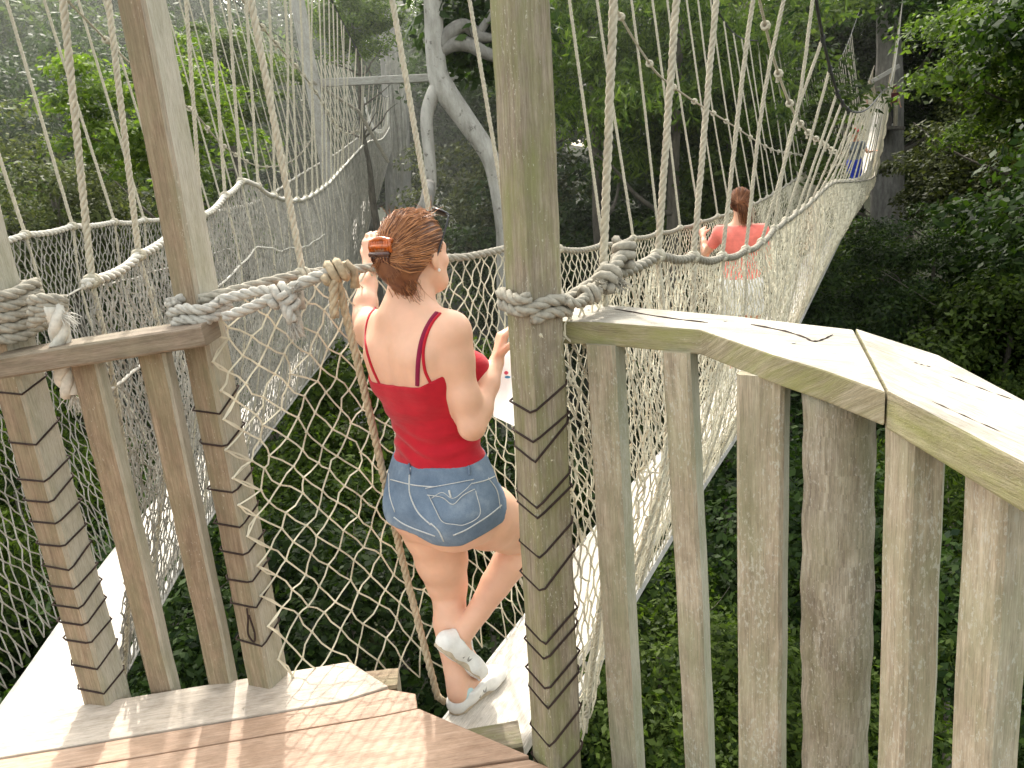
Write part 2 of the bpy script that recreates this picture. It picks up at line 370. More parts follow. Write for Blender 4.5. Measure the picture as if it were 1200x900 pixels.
# trees that can be told apart
TP(185, 150, 11, 'lime', .50, 'bright lime leafy tree just behind the tall left post', name='bright_green_tree')
TP(250, 105, 15, 'lime', .5, 'pale lime tree behind the hanging ropes right of the left post', name='bright_green_tree')
TP(780, 60, 14, 'feather', .95, 'feathery sunlit lime tree at top between the tall post and the rope fan', name='feathery_tree')
TP(690, 10, 17, 'feather', .9, 'feathery lime tree just right of the top of the tall post', name='feathery_tree')
TP(880, 30, 17, 'lime', .85, 'sunlit lime tree behind the top of the rope fan', name='bright_green_tree')
TP(860, 190, 16, 'mid', .75, 'mid green tree behind the coral shirted woman', name='broadleaf_tree')
TP(962, 138, 24, 'lime', .33, 'small bright lime shrub-like tree left of the far platform', name='bright_green_tree')
TP(590, 250, 22, 'olive', .8, 'olive green tree behind the pale forked trunk')
TP(1095, 330, 15, 'dark', .45, 'dark round crowned tree right beside the far bridge')
TP(1180, 430, 13, 'mid', .6, 'mid green bushy tree at the right edge above the handrail')
TP(1165, 210, 24, 'olive', .95, 'olive lit tall tree right of the far platform')
TP(1215, 90, 20, 'mid', .9, 'green tree in the top right corner of the picture')
TP(415, 30, 17, 'mid', .33, 'dark green leafy spray hanging at top left of the pale tree')
TP(70, 260, 13, 'olive', .55, 'silvery olive tree behind the left net rail')
# nearer undergrowth below the walkways
for i, (px, py, Y, kind, sc, lab) in enumerate([
    (770, 800, 4.6, 'bush_m', .62, 'leafy green bush below the gap beside the nearest right balusters'),
    (1000, 720, 5.6, 'bush_d', .9, 'dark bush behind the round log post'),
    (880, 660, 8, 'bush_d', 1.2, 'dark bush below the right bridge between two balusters'),
    (960, 870, 4.2, 'bush_m', .6, 'green bush low behind the foot of the round post'),
    (1120, 640, 6.5, 'fern', .9, 'ferny bush behind the rightmost baluster gap'),
    (350, 640, 7.5, 'bush_m', .85, 'green bush below the net left of the woman'),
    (440, 500, 10, 'bush_m', 1.1, 'sunlit bush seen through the net beside the woman'),
    (200, 760, 5.5, 'bush_d', .8, 'dark bush below the two left balusters'),
    (560, 620, 8.5, 'bush_d', 1.0, 'dark bush below the net behind the woman'),
    (20, 600, 8, 'fern', 1.1, 'ferny bush beyond the left net at the left edge'),
    (400, 750, 5.5, 'bush_d', .8, 'dark bush under the near end of the right bridge')]):
    TP(px, py, Y, kind, sc, lab)
for q_ in ((905, 350, 20, 'mid', .6), (960, 335, 24, 'dark', .65), (880, 290, 30, 'dark', .8), (935, 400, 15, 'dark', .55), (1010, 330, 30, 'mid', .7), (850, 420, 17, 'dark', .6), (985, 420, 17, 'dark', .5)):
    tree(q_[3], PY(*q_[:3]), q_[4], 'dark forest tree midway down the valley side', 'trees on the valley side')
# forest wall all round the valley
FOREST = 'forest trees round the valley'
kinds = ['dark', 'dark', 'mid', 'dark', 'olive', 'mid']
def clear(x, y, z, rad):
    for ox, oy, h in ((-.025, 2.57, 26), (-1.72, 2.62, -5)):
        s_, c_ = math.sin(math.radians(h)), math.cos(math.radians(h))
        a = (x-ox)*s_+(y-oy)*c_; d = abs((x-ox)*c_-(y-oy)*s_)
        if -3 < a < 46 and d < rad+1.2 and z+rad > -1.0: return False
        if -3 < a < 46 and d < rad*.8 and z+rad > -2.0: return False
    return math.hypot(x, y) > rad+3
def ring(n, r0, r1, zlo, zhi, sc, a0=-62, a1=62, ks=kinds, lab='', tries=6, grp=FOREST):
    for k in range(n):
        for _ in range(tries):
            a = math.radians(a0+(a1-a0)*(k+random.random())/n); d = random.uniform(r0, r1); x, y = d*math.sin(a), d*math.cos(a)
            z = random.uniform(zlo, zhi); s = sc*random.uniform(.8, 1.25); kd = random.choice(ks)
            if clear(x, y, z, RAD[kd]*s): tree(kd, (x, y, z), s, lab, grp); break
for q_ in ((60, 70, 34), (150, 20, 38), (330, 60, 44), (410, 95, 46), (560, 60, 40), (700, 40, 44), (800, 70, 46), (905, 60, 50), (1000, 60, 52), (960, 140, 48), (1080, 40, 54), (1130, 110, 50), (1060, 190, 50), (520, 150, 42), (240, 110, 40)):
    tree(random.choice(kinds), PY(*q_), 1.5, 'tall dense forest tree far across the valley', FOREST)
ring(26, 42, 56, 2, 9, 1.7, lab='tall dense forest tree far across the valley')
ring(20, 30, 42, 3, 7.5, 1.25, lab='tall dense forest tree far across the valley')
ring(24, 26, 40, -5, 2, 1.35, lab='tall dense forest tree far across the valley')
ring(22, 17, 27, -2, 4.5, 1.0, lab='dark forest tree midway down the valley side', grp='trees on the valley side')
ring(24, 14, 26, -9, -3, 1.1, lab='dark forest tree midway down the valley side', grp='trees on the valley side')
ring(20, 7.5, 14, -10, -5.5, .75, lab='dark undergrowth tree below the walkways', grp='undergrowth trees', ks=['dark', 'dark', 'mid'])
ring(14, 4, 9, -10, -7, .7, lab='dark undergrowth tree below the walkways', grp='undergrowth trees', ks=['dark', 'dark', 'mid'])
# ------------------------------------------------------------------ rope bridges
def curve_fn(pts, sig=0):
    a = smooth_path([(x, y, 0) for x, y in pts], 6); xs, ys = a[:, 0], a[:, 1]
    xs = np.maximum.accumulate(xs+np.arange(len(xs))*1e-7)
    return lambda s: np.interp(s, xs, ys)
def netmesh(mb, S, rows, du, surf, r, jit, seed, knots_to=3.0, s0=None):
    # diamond net: nodes on the hanging surface, every strand a thin twine
    g = np.random.default_rng(seed); n = int((S[1]-S[0])/du); idx = {}
    P = np.zeros((rows+1, n+1, 3)); SS = np.zeros((rows+1, n+1))
    for j in range(rows+1):
        for i in range(n+1):
            s = S[0]+du*(i+.5*(j % 2)); v = j/rows
            ds, dv = g.normal(0, jit, 2)*np.array((1, .6)) if 0 < j < rows else (0, 0)
            P[j, i] = surf(min(s+ds, S[1]+.05), min(1, max(0, v+dv))); SS[j, i] = s
    th = np.array([0, 2.094, 4.189])
    A = []; B = []
    for j in range(rows):
        for i in range(n+1):
            k = (i, i-1) if j % 2 == 0 else (i+1, i)
            for i2 in k:
                if 0 <= i2 <= n: A.append(P[j, i]); B.append(P[j+1, i2])
        if S[0] < 1: A.append(P[j, 0]); B.append(P[j+1, 0])
    A = np.array(A); B = np.array(B); m = len(A)
    T = nrm(B-A); U = nrm(np.cross(T, np.array([.3, .2, .93]))); W = np.cross(T, U)
    Mid = (A+B)/2+g.normal(0, .004, A.shape)
    ring = U[:, None]*np.cos(th)[None, :, None]+W[:, None]*np.sin(th)[None, :, None]
    rr = r if np.isscalar(r) else r
    vs = np.concatenate([A[:, None]+ring*rr, Mid[:, None]+ring*rr, B[:, None]+ring*rr], 1).reshape(-1, 3)
    fs = []
    for e in range(m):
        o = e*9
        for q in (0, 3):
            for a in range(3):
                b = (a+1) % 3; fs.append((o+q+a, o+q+b, o+q+3+b, o+q+3+a))
    mb.add(vs, fs)
    kv = []; kf = []
    for j in range(1, rows):
        for i in range(n+1):
            if SS[j, i] < knots_to:
                c = P[j, i]; o = len(kv); q = rr*2.0
                kv += [c+np.array(d)*q for d in ((1, 0, 0), (-1, 0, 0), (0, 1, 0), (0, -1, 0), (0, 0, 1), (0, 0, -1))]
                kf += [(o+a, o+b, o+t) for t in (4, 5) for a, b in ((0, 2), (2, 1), (1, 3), (3, 0))]
    if kv: mb.add(kv, kf)

def knot(mb, c, R, ax=(1, 0, 0), seed=0):     # rope turns round a crossing, with a stub
    g = random.Random(seed); ax = np.array(ax, float); ax /= np.linalg.norm(ax)
    u = np.cross(ax, (0, 0, 1)); u = u/(np.linalg.norm(u)+1e-9); w2 = np.cross(ax, u); P = []
    for k in range(22):
        t = k/21; a = t*2*math.pi*2.6; P.append(np.array(tuple(c))+ax*(t-.5)*R*4.2+(u*math.cos(a)+w2*math.sin(a))*R*1.55)
    tube(mb, P, R*.8, 6)
    if g.random() < .5:
        q = P[-1]; tube(mb, [q, q+ax*R*1.5-np.array((0, 0, R*2)), q+ax*R*1.2-np.array((0, 0, R*5))], [R*.8, R*.7, R*.9], 5)

def bridge(name, label, O, h, zp, hand, dh, bot, cable, dc, ropeline, send, space, du, rows, lat=lambda s: 0*s, near=2.6, s_start=-.52, midrope=False, mats=(None,)*4, seed=1, first=(0, 0), pw=.30):
    sn, cs = math.sin(math.radians(h)), math.cos(math.radians(h))
    def at(s, d, z):
        d = d+lat(s); return np.array((O[0]+s*sn+d*cs, O[1]+s*cs-d*sn, z))
    root = thing(name, label, 'rope bridge', tuple(at(0, 0, float(zp(0)))))
    Mrope, Mhand, Mnet, Mcab = mats
    # walkway: boards laid end to end over an aluminium ladder
    mb = MB(); s = -.42; k = 0
    while s < send:
        e = min(s+2.4, send); n = 10; g = random.Random(k+seed); sh = g.uniform(-.012, .012); wv = pw*g.uniform(.96, 1.04)
        t = np.linspace(s+.008, e-.008, n+1); th = .035; up = .004*(k % 2)
        vs = []
        for q in t:
            for d, dz in ((-wv/2, 0), (-wv/2+.006, .006), (wv/2-.006, .006), (wv/2, 0), (wv/2, -th), (-wv/2, -th)):
                vs.append(at(q, d+sh, float(zp(q))+dz+up))
        fs = []; uv = []
        per = [0, .008, wv-.008, wv, wv+th, 2*wv+th, 2*wv+2*th]
        for i in range(n):
            for j in range(6):
                j2 = (j+1) % 6; fs.append((i*6+j, i*6+j2, (i+1)*6+j2, (i+1)*6+j)); uv.append([(t[i], per[j]), (t[i], per[j+1]), (t[i+1], per[j+1]), (t[i+1], per[j])])
        fs.append((0, 5, 4, 3, 2, 1)); uv.append([(0, 0)]*6); fs.append(tuple(n*6+j for j in range(6))); uv.append([(0, 0)]*6)
        mb.add(vs, fs, uv); s = e; k += 1
    mb.build('walkway_board', M_PLANK, root)
    mb = MB(); ts = np.arange(-.42, send, .3)
    for d in (-pw/2-.035, pw/2+.035): tube(mb, [at(q, d, float(zp(q))-.05) for q in ts], .02, 6)
    for q in ts: tube(mb, [at(q, -pw/2-.035, float(zp(q))-.06), at(q, pw/2+.035, float(zp(q))-.06)], .012, 5)
    mb.build('ladder', M_METAL, root)
    for si, sg in enumerate((-1, 1)):
        zh, dd = hand[si], dh[si]; db, zb = bot[si]; zc, dcab = cable[si], dc[si]
        wav = [random.uniform(0, 6) for _ in range(4)]
        # stations of the hanging ropes along this side
        st = [first[si]]; g = random.Random(seed*10+si)
        while st[-1] < send-.3 and len(st) < 49: st.append(st[-1]+space[si]*g.uniform(.85, 1.15)*((.92 if sg < 0 or st[-1] < 9 else 2.4) if st[-1] > 5 else 1))
        sta = np.array(st)
        def zhand(s):
            k = np.clip(np.searchsorted(sta, s), 1, len(sta)-1); a, b = sta[k-1], sta[k]; u = np.clip((s-a)/(b-a), 0, 1)
            return float(zh(s))-.014*4*u*(1-u)*(s > st[0])
        def surf(s, v):
            s = float(s); z1 = zhand(s); z0 = float(zb(s)); d1 = float(dd(s)); d0 = float(db(s))
            bow = sg*(.10*math.sin(math.pi*v)+.035*math.sin(2.3*s+wav[0])*math.sin(math.pi*v)+.02*math.sin(5.1*s+wav[1]+3*v)*math.sin(math.pi*v))
            vz = v**.85
            return at(s, d0*(1-v)+d1*v+bow*min(1, (s+.6)*1.2), z0+(z1-z0)*vz+.012*math.sin(3.7*s+wav[2]+4*v)*math.sin(math.pi*v))
        mb = MB(); netmesh(mb, (s_start, 9.0), rows[si], du[si], surf, .0032, .009, seed*3+si, near)
        netmesh(mb, (9.0, send), max(8, rows[si]*2//3), du[si]*1.2, surf, .0052, .008, seed*3+si+50, -9)
        mb.build('side_net', Mnet, root)
        # hand rope
        mb = MB(); ss = np.arange(s_start, 7, .04); P = [at(q, float(dd(q)), zhand(q)) for q in ss]
        rope(mb, P, .0165, .15, 6)
        tube(mb, [at(q, float(dd(q)), zhand(q)) for q in np.arange(6.9, send, .12)], .0165, 6)
        # mid rope woven along the net
        if midrope: tube(mb, [surf(q, .74) for q in np.arange(s_start, 6, .07)], .006, 5)
        hr = mb.build('hand_rope', Mhand, root, True)
        # hanging ropes
        for k, s in enumerate(st):
            top = np.array(at(s, float(dcab), float(zc(s)))); bt = at(s, float(dd(s)), zhand(s))
            if k < 3: top = bt+(top-bt)*1.0
            lowp = [surf(s, v) for v in (1, .75, .5, .25, 0)]
            R = .0115 if s < 1.0 else .0095
            mid = (top+bt)/2+np.array((random.gauss(0, .02), random.gauss(0, .02), 0))
            mb = MB(); up = smooth_path([bt, mid, top], 12)
            if s < 5:
                rope(mb, up, R, None, 5)
                if midrope or sg > 0 or k > 0: rope(mb, smooth_path(lowp, 6), R*.8, None, 4)
            elif s < 10:
                rope(mb, up, R, .11, 4, .025); tube(mb, smooth_path(lowp, 3), R*.75, 4)
            else:
                tube(mb, up[::3], R*1.1, 5); tube(mb, lowp, R*.7, 4)
            ax = at(s+.1, float(dd(s+.1)), zhand(s))-at(s-.1, float(dd(s-.1)), zhand(s))
            if s < 12: knot(mb, bt, .0105, ax, k)
            o = mb.build('suspension_rope', Mrope, root, s < 10)
        # main cable above and the thin knotted line
        mb = MB(); ss = np.arange(-.6, send+.6, .25)
        tube(mb, [at(q, dcab, float(zc(q))) for q in ss], .009, 6)
        for s in st:
            if 1 < s < 5.5: p = at(s, dcab, float(zc(s))); tube(mb, [p+np.array((-.02*sn, -.02*cs, .012)), p+np.array((.0, 0, -.03)), p+np.array((.02*sn, .02*cs, .012))], .013, 5)
        mb.build('main_cable', Mcab, root)
        if ropeline[si]:
            pts, d = ropeline[si]; fn = curve_fn(pts); ss = np.arange(pts[0][0], pts[-1][0], .1); mb = MB()
            rope(mb, [at(q, d, float(fn(q))) for q in ss], .009, .06, 4, .02)
            for q in st:
                if pts[0][0] < q < pts[-1][0]: knot(mb, at(q, d, float(fn(q))), .011, (sn, cs, 0), int(q*10))
            mb.build('knotted_line', Mrope, root)
    return root, at
zpR = curve_fn([(-.45, -.16), (0, -.16), (1, -.16), (2.2, -.20), (3.3, -.26), (4.5, -.30), (6.3, -.25), (9.3, -.16), (13, -.05), (20, .12), (24, .42), (28, 1.0), (32, 1.75), (36, 2.5), (40, 3.2)])
RB, atR = bridge('rope_bridge', 'pale rope bridge the woman in red steps onto, running up to the far right', (-.025, 2.573), 26, zpR,
    (curve_fn([(-.6, 1.27), (-.1, 1.30), (.54, 1.25), (1.05, 1.22), (1.97, 1.10), (3.3, 1.02), (4.9, .95), (8.8, .88), (15.6, 1.05), (20, 1.15), (24, 1.45), (28, 2.0), (32, 2.8), (36, 3.6), (40, 4.4)]),
     curve_fn([(-.6, 1.22), (-.2, 1.28), (.25, 1.27), (.6, 1.22), (1.33, 1.12), (2.3, 1.06), (2.9, 1.08), (4.55, 1.07), (6.9, 1.10), (9, 1.0), (13, .78), (18, .56), (20, .62), (24, 1.3), (28, 2.0), (32, 2.8), (36, 3.6), (40, 4.4)])),
    (curve_fn([(-.6, -.74), (-.2, -.58), (.1, -.5), (.6, -.47), (1.5, -.45), (30, -.42), (40, -.35)]), curve_fn([(-.6, .36), (-.2, .43), (.5, .45), (30, .42), (40, .35)])),
    ((curve_fn([(-.6, -.70), (-.2, -.45), (.2, -.24), (1, -.19), (40, -.19)]), lambda s: zpR(s)-.04+np.clip(-(s+.1), 0, .4)*.3),
     (curve_fn([(-.6, .37), (0, .25), (.6, .19), (40, .19)]), lambda s: zpR(s)-.04+np.clip(-(s+.1), 0, .4)*.2)),
    (curve_fn([(-.7, 6.2), (2, 4.6), (5, 3.5), (7, 3.0), (8.5, 2.78), (11, 2.9), (14, 2.8), (18, 2.8), (22, 3.1), (28, 4.3), (36, 6.5), (41, 8)]),
     curve_fn([(-.7, 4.1), (0, 3.5), (1.2, 2.85), (2.4, 2.25), (3.2, 2.0), (4.2, 1.82), (6, 1.75), (9, 1.85), (14, 2.2), (20, 2.6), (28, 4), (36, 6.5), (41, 8)])),
    (-.75, .7), (([(-.6, 4.2), (0, 3.8), (1.5, 3.0), (2.77, 2.45), (3.4, 2.2), (4.1, 2.03), (6.5, 1.75), (9.2, 1.45), (12, 1.3), (15.6, 1.1)], -.47), ([(0, 3.2), (1.2, 2.7), (2.2, 2.21), (2.7, 1.98), (3.5, 1.75), (4.5, 1.6), (7, 1.4)], .47)),
    39, (.66, .55), (.082, .056), (26, 29), mats=(M_ROPE, M_ROPEG, M_NET, M_CABLE), seed=3, first=(-.2, -.22))
zpL = curve_fn([(-.45, -.1), (0, -.1), (.9, -.06), (2, -.08), (4.8, -.25), (8.8, -.48), (13, -.08), (16.8, .46), (22.8, 1.08), (31.7, 2.2), (38, 3.4)])
LB, atL = bridge('rope_bridge', 'grey netted rope bridge on the left behind the short railing', (-1.724, 2.62), -5, zpL,
    (curve_fn([(-.6, 1.40), (1.4, 1.43), (2.39, 1.43), (3.9, 1.38), (7.5, 1.36), (11.4, 1.62), (19.7, 2.2), (28, 3.0), (38, 4.6)]),
     curve_fn([(-.6, 1.30), (-.29, 1.33), (.27, 1.365), (.7, 1.41), (1.43, 1.47), (2.2, 1.58), (2.56, 1.6), (3.4, 1.48), (4.86, 1.41), (7, 1.5), (9, 1.66), (16, 2.2), (22.8, 2.5), (32, 3.5), (38, 4.6)])),
    (curve_fn([(-.6, -.55), (0, -.5), (1.5, -.45), (38, -.45)]), curve_fn([(-.6, .46), (38, .45)])),
    ((curve_fn([(-.6, -.4), (0, -.22), (38, -.2)]), lambda s: zpL(s)-.04), (curve_fn([(-.6, .36), (0, .24), (.6, .2), (38, .2)]), lambda s: zpL(s)-.04)),
    (curve_fn([(-.7, 5.2), (5, 4.1), (12, 4), (20, 4.5), (36, 6.5), (41, 8)]), curve_fn([(-.7, 4.4), (4, 3.7), (8, 3.5), (15, 3.5), (20, 3.4), (28, 4.2), (36, 6), (41, 7)])),
    (-.75, .7), (([(1, 3.2), (3.85, 2.45), (5.3, 2.24), (6.4, 1.95), (8.4, 1.75), (11.6, 1.9), (16, 2.6)], -.47), ([(1, 3.1), (3.2, 2.73), (4.2, 2.64), (6.5, 2.5), (9.6, 2.15), (13, 2.3)], .47)),
    37, (.62, .5), (.064, .045), (28, 36), lat=lambda s: np.clip(s-14, 0, 99)*.012, mats=(M_ROPE, M_ROPEW, M_NETG, M_CABLE), seed=5, first=(.95, -.1), near=2, s_start=-.16, midrope=True)

# loops where each far span begins, seen end on
def net_loop(atf, s, z0, zt, wd, root):
    mb = MB(); P = [atf(s, -wd*math.cos(a), zt-(zt-z0)*math.sin(a)) for a in np.linspace(0, math.pi, 24)]
    rope(mb, P, .035, .2, 5, .03); q = [p-np.array((0, 0, .09)) for p in P[2:-2]]; tube(mb, q, .05, 6); mb.build('net_loop', M_ROPEW, root, True)
net_loop(atR, 18.6, .50, .90, .38, RB); net_loop(atL, 30, 3.0, 4.2, .42, LB)

# ------------------------------------------------------------------ timber platform
DK = thing('wooden_platform', 'reddish wooden platform of wide boards ending in an angled corner', 'platform', (-.9, 2.2, 0))
def zp_(*q): return [tuple(PZ(a, b, 0))[:2] for a, b in q]
e0, e1 = PZ(0, 842, 0), PZ(400, 777, 0); gdir = (e1-e0); gdir = (gdir.x, gdir.y)
def ext(p, k): return (p[0]+gdir[0]*k, p[1]+gdir[1]*k)
def gap(p, dy): return (p[0], p[1]+dy)
a0, a1 = zp_((0, 842), (410, 775)); b0, b1, b2 = zp_((0, 884), (400, 821), (455, 804)); c0, c1 = zp_((57, 901), (450, 837)); f1, f2, f3 = zp_((487, 812), (620, 885), (525, 900))
back_l = ext(a0, -3); gL = ext(b0, -3); cL = ext(c0, -3.2)
slab('deck_board', [back_l, gL, b1, b2, a1], -.045, 0, [M_DECKGREY], DK, gdir)
slab('deck_board', [gap(gL, -.008), cL, c1, zp_((489, 829))[0], f1, gap(b2, -.012), gap(b1, -.008)], -.045, -.002, [M_DECK], DK, gdir)
ge = ext(f3, -4)
dl = (ge[0], ge[1])
slab('deck_board', [gap(cL, -.008), dl, f3, f2, zp_((491, 830))[0], gap(c1, -.008)], -.045, 0, [M_DECK], DK, gdir)
q0, q1 = gap(dl, -.008), gap(f3, -.008)
slab('deck_board', [q0, (q0[0]+.2, q0[1]-.34), (.12, q1[1]-.30), (f2[0]+.07, f2[1]-.06), gap(f2, -.012), q1], -.045, -.003, [M_DECK], DK, gdir)
slab('deck_board', [(q0[0]+.2, q0[1]-.35), (q0[0]+.2, -.5), (.5, -.5), (.5, .9), (.14, q1[1]-.31)], -.045, -.001, [M_DECK], DK, gdir)
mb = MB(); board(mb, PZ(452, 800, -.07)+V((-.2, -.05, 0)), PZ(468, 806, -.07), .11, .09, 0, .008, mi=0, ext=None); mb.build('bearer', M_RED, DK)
mb = MB(); board(mb, PZ(560, 900, -.13)+V((-.6, .0, -.02)), PZ(612, 880, -.13)+V((0, .02, 0)), .12, .11, 0, .008); mb.build('bearer', M_POST, DK)
for yy in (2.2, 1.2, .2):
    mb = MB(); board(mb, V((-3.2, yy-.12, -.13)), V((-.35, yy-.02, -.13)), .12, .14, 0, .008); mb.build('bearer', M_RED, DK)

# ------------------------------------------------------------------ railings
def post_lacing(A, B, w, heading, hs, parent, seed, tilt=.5, edge=(1, -1), tail=True, name='lacing_cord'):
    # one dark cord wound round the post; it dips at the edge that faces the viewer
    A = np.array(tuple(A)); B = np.array(tuple(B)); g = random.Random(seed); h = math.radians(heading)
    f = np.array((math.sin(h), math.cos(h), 0)); r = np.array((math.cos(h), -math.sin(h), 0)); q = w/2+.003
    order = [(-edge[0], -edge[1]), (-1, -1) if edge[0] == 1 else (-1, 1), edge, (1, 1) if edge[0] == 1 else (1, -1), (-edge[0], -edge[1])]
    rise = [1.0, .15, 0, .9, 1.0]; P = []; mb = MB()
    for k, t in enumerate(hs[::-1]):
        c = A+(B-A)*t; tl = tilt*g.uniform(.65, 1.2)
        P += [c+r*a*q+f*b*q+np.array((0, 0, e*tl*w+g.uniform(-.004, .004))) for (a, b), e in zip(order, rise)]
    tube(mb, resample(P, .025), .0032, 5); lc = mb.build(name, M_CORD, parent)
    if not tail: return
    c = A+(B-A)*hs[1]+r*edge[0]*q*.35+f*edge[1]*q*1.05; mb = MB(); dz = np.array((0, 0, 1.)); o_ = f*edge[1]
    tube(mb, smooth_path([c, c+r*.005+o_*.008-dz*.03, c-r*.006+o_*.008-dz*.09, c+r*.012+o_*.008-dz*.115, c+r*.02+o_*.008-dz*.08, c+r*.008+o_*.006-dz*.02], 5), .0033, 5); mb.build('cord_end', M_CORD, lc)
LR = thing('wooden_railing', 'short brown railing on the left with two balusters between rope wrapped posts', 'railing', (-1.1, 2.42, 0))
p1b, p1t = PY(128, 828, 2.40)+V((0, 0, -.02)), PY(-98, 0, 2.52)
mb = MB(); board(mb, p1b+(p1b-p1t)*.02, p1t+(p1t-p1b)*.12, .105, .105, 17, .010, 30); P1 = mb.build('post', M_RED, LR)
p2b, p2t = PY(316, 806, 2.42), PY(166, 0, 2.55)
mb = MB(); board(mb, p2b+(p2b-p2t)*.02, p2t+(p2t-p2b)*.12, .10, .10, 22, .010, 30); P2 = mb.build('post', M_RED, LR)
mb = MB(); ra, rb = PY(8, 426, 2.37), PY(226, 391, 2.37)
board(mb, ra-(rb-ra)*.02, rb+(rb-ra)*.10, .14, .062, 0, .006, 14); HRL = mb.build('handrail', M_RAILBROWN, LR)
for xt, yt, xb, yb in ((103, 424, 194, 806), (181, 412, 261, 795)):
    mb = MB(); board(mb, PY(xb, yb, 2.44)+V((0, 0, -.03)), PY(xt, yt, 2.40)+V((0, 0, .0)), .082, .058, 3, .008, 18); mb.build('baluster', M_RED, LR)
L_ = lambda a, b, t: a+(b-a)*t
post_lacing(p1b, p1t, .105, 17, [.05, .09, .13, .16, .185, .215, .245, .28, .315, .345, .375, .43, .50], LR, 1, .45, (1, -1), False)
post_lacing(p2b, p2t, .10, 22, [.09, .15, .19, .235, .28, .33, .40, .45], LR, 2, .5, (1, -1))
RR = thing('wooden_railing', 'large weathered railing on the right with a bent sun bleached handrail', 'railing', (.4, 1.6, 0))
rpb, rpt = PY(655, 905, 1.96), PY(609, 0, 2.0)
mb = MB(); board(mb, rpb+(rpb-rpt)*.12, rpt+(rpt-rpb)*.12, .105, .105, -28, .010, 34); mb.build('post', M_POST, RR)
post_lacing(rpb, rpt, .105, -28, [.02, .07, .13, .155, .20, .225, .30, .345, .40, .415, .475, .50, .535], RR, 3, .8, (-1, -1), False)
zt = 1.20
def zq(px, py, z=zt): p = PZ(px, py, z); return (p.x, p.y)
A_ = [(.075, 2.06), zq(700, 377), zq(820, 386), zq(905, 415), zq(965, 433), zq(1038, 459), zq(1000, 386), zq(860, 370), zq(700, 356), (.10, 2.19)]
slab('handrail', A_, zt-.058, zt, [M_RAIL, M_RAILTOP], RR, (.7, -.6), .004, 1, 0)
jx, jy = zq(1040.5, 459); kx, ky = zq(1002.5, 385.5)
B_ = [(jx, jy), zq(1200, 543), (.66, .25), (.80, .25), zq(1200, 470), zq(1100, 417), (kx, ky)]
slab('handrail', B_, zt-.062, zt+.002, [M_RAIL, M_RAILTOP], RR, (.1, -1), .004, 1, 0)
def onz(px, py, z=zt+.0012): return PZ(px, py, z)
for pts in ([(945, 397), (955, 400), (966, 397), (976, 392)], [(880, 380), (920, 388), (948, 397)], [(1070, 425), (1080, 428), (1092, 431)], [(720, 362), (780, 372), (830, 378)], [(1090, 470), (1130, 488), (1175, 508)], [(1110, 440), (1150, 456), (1190, 470)]):
    mb = MB(); tube(mb, smooth_path([onz(a, b) for a, b in pts], 5), [.0007]+[.0016+.0008*math.sin(i*1.9) for i in range((len(pts)-1)*5-1)]+[.0005], 4); mb.build('crack', M_CORD, RR)
for a, b in ((690, 363), (850, 376), (930, 402), (1062, 446), (1160, 492)):
    c_ = onz(a, b, zt+.001); mb = MB(); tube(mb, [c_-V((0, 0, .004)), c_+V((0, 0, .0012))], [.0042, .0038], 10); mb.build('screw', M_METAL, RR)
for xt, yt, xb, yb, Yd, wd, dp, hd in ((709, 400, 737, 900, 1.99, .082, .06, 38), (797, 415, 821, 900, 1.85, .068, .055, 36), (895, 440, 893, 900, 1.60, .096, .055, 34), (1072, 520, 1060, 900, 1.22, .076, .062, 84), (1172, 565, 1153, 900, 1.06, .075, .06, 76)):
    t = PY(xt, yt, Yd); b = PY(xb, yb, Yd-.01); ax = (b-t).normalized()
    k1 = t+ax*((t.z-1.145)/-ax.z) if ax.z < 0 else t
    k2 = t+ax*((t.z+.40)/-ax.z)
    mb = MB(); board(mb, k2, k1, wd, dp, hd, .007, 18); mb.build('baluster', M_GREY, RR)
t = PY(984, 465, 1.46); b = PY(978, 900, 1.45); ax = (b-t).normalized(); k1 = t+ax*((t.z-1.14)/-ax.z); k2 = t+ax*((t.z+.1)/-ax.z)
mb = MB(); n = 34; Pp = [L_(k2, k1, i/n) for i in range(n+1)]; tube(mb, Pp, [.066+.0018*math.sin(i*1.7)+.002*math.sin(i*.37) for i in range(n+1)], 20)
mb.build('log_post', M_ROUND, RR, True)

# rope lashings round the posts: parts of the bridge each one holds
def wrap(mb, c, w, heading, turns, R, rise=.028, tail=None, n=None):
    h = math.radians(heading); f = np.array((math.sin(h), math.cos(h), 0)); r = np.array((math.cos(h), -math.sin(h), 0)); P = []; q = w/2+R*.9; N_ = turns*32
    c = np.array(tuple(c))
    for k in range(N_+1):
        a = 2*math.pi*k/32-2.2; x, y = math.cos(a), math.sin(a); m = (abs(x)**5+abs(y)**5)**(-.2)
        P.append(c+r*q*x*m+f*q*y*m+np.array((0, 0, rise*k/32+.006*math.sin(3*a))))
    rope(mb, P, R, R*6, 6); return P
def frayed(mb, p, d, L, n, seed, r=.0016, spread=.35):
    g = np.random.default_rng(seed); p = np.array(tuple(p)); d = np.array(d, float); d /= np.linalg.norm(d)
    for k in range(n):
        e = nrm(d+g.normal(0, spread, 3)); e2 = nrm(e+g.normal(0, spread, 3)+np.array((0, 0, -.4)))
        q = p+g.normal(0, .006, 3); tube(mb, [q, q+e*L*.5*g.uniform(.6, 1.1), q+e*L*.5+e2*L*.5*g.uniform(.4, 1.1)], [r, r*.9, r*.4], 3, False)
mb = MB(); c = PY(236, 372, 2.43); P = wrap(mb, c, .10, 22, 2, .016, .030)
k1 = PY(330, 345, 2.36); hk = PY(393, 318, 2.36); s0 = PY(262, 372, 2.34); s1 = PY(258, 352, 2.40)
rope(mb, smooth_path([s0, PY(290, 362, 2.34), PY(316, 350, 2.345), k1], 6), .016, .095, 6)
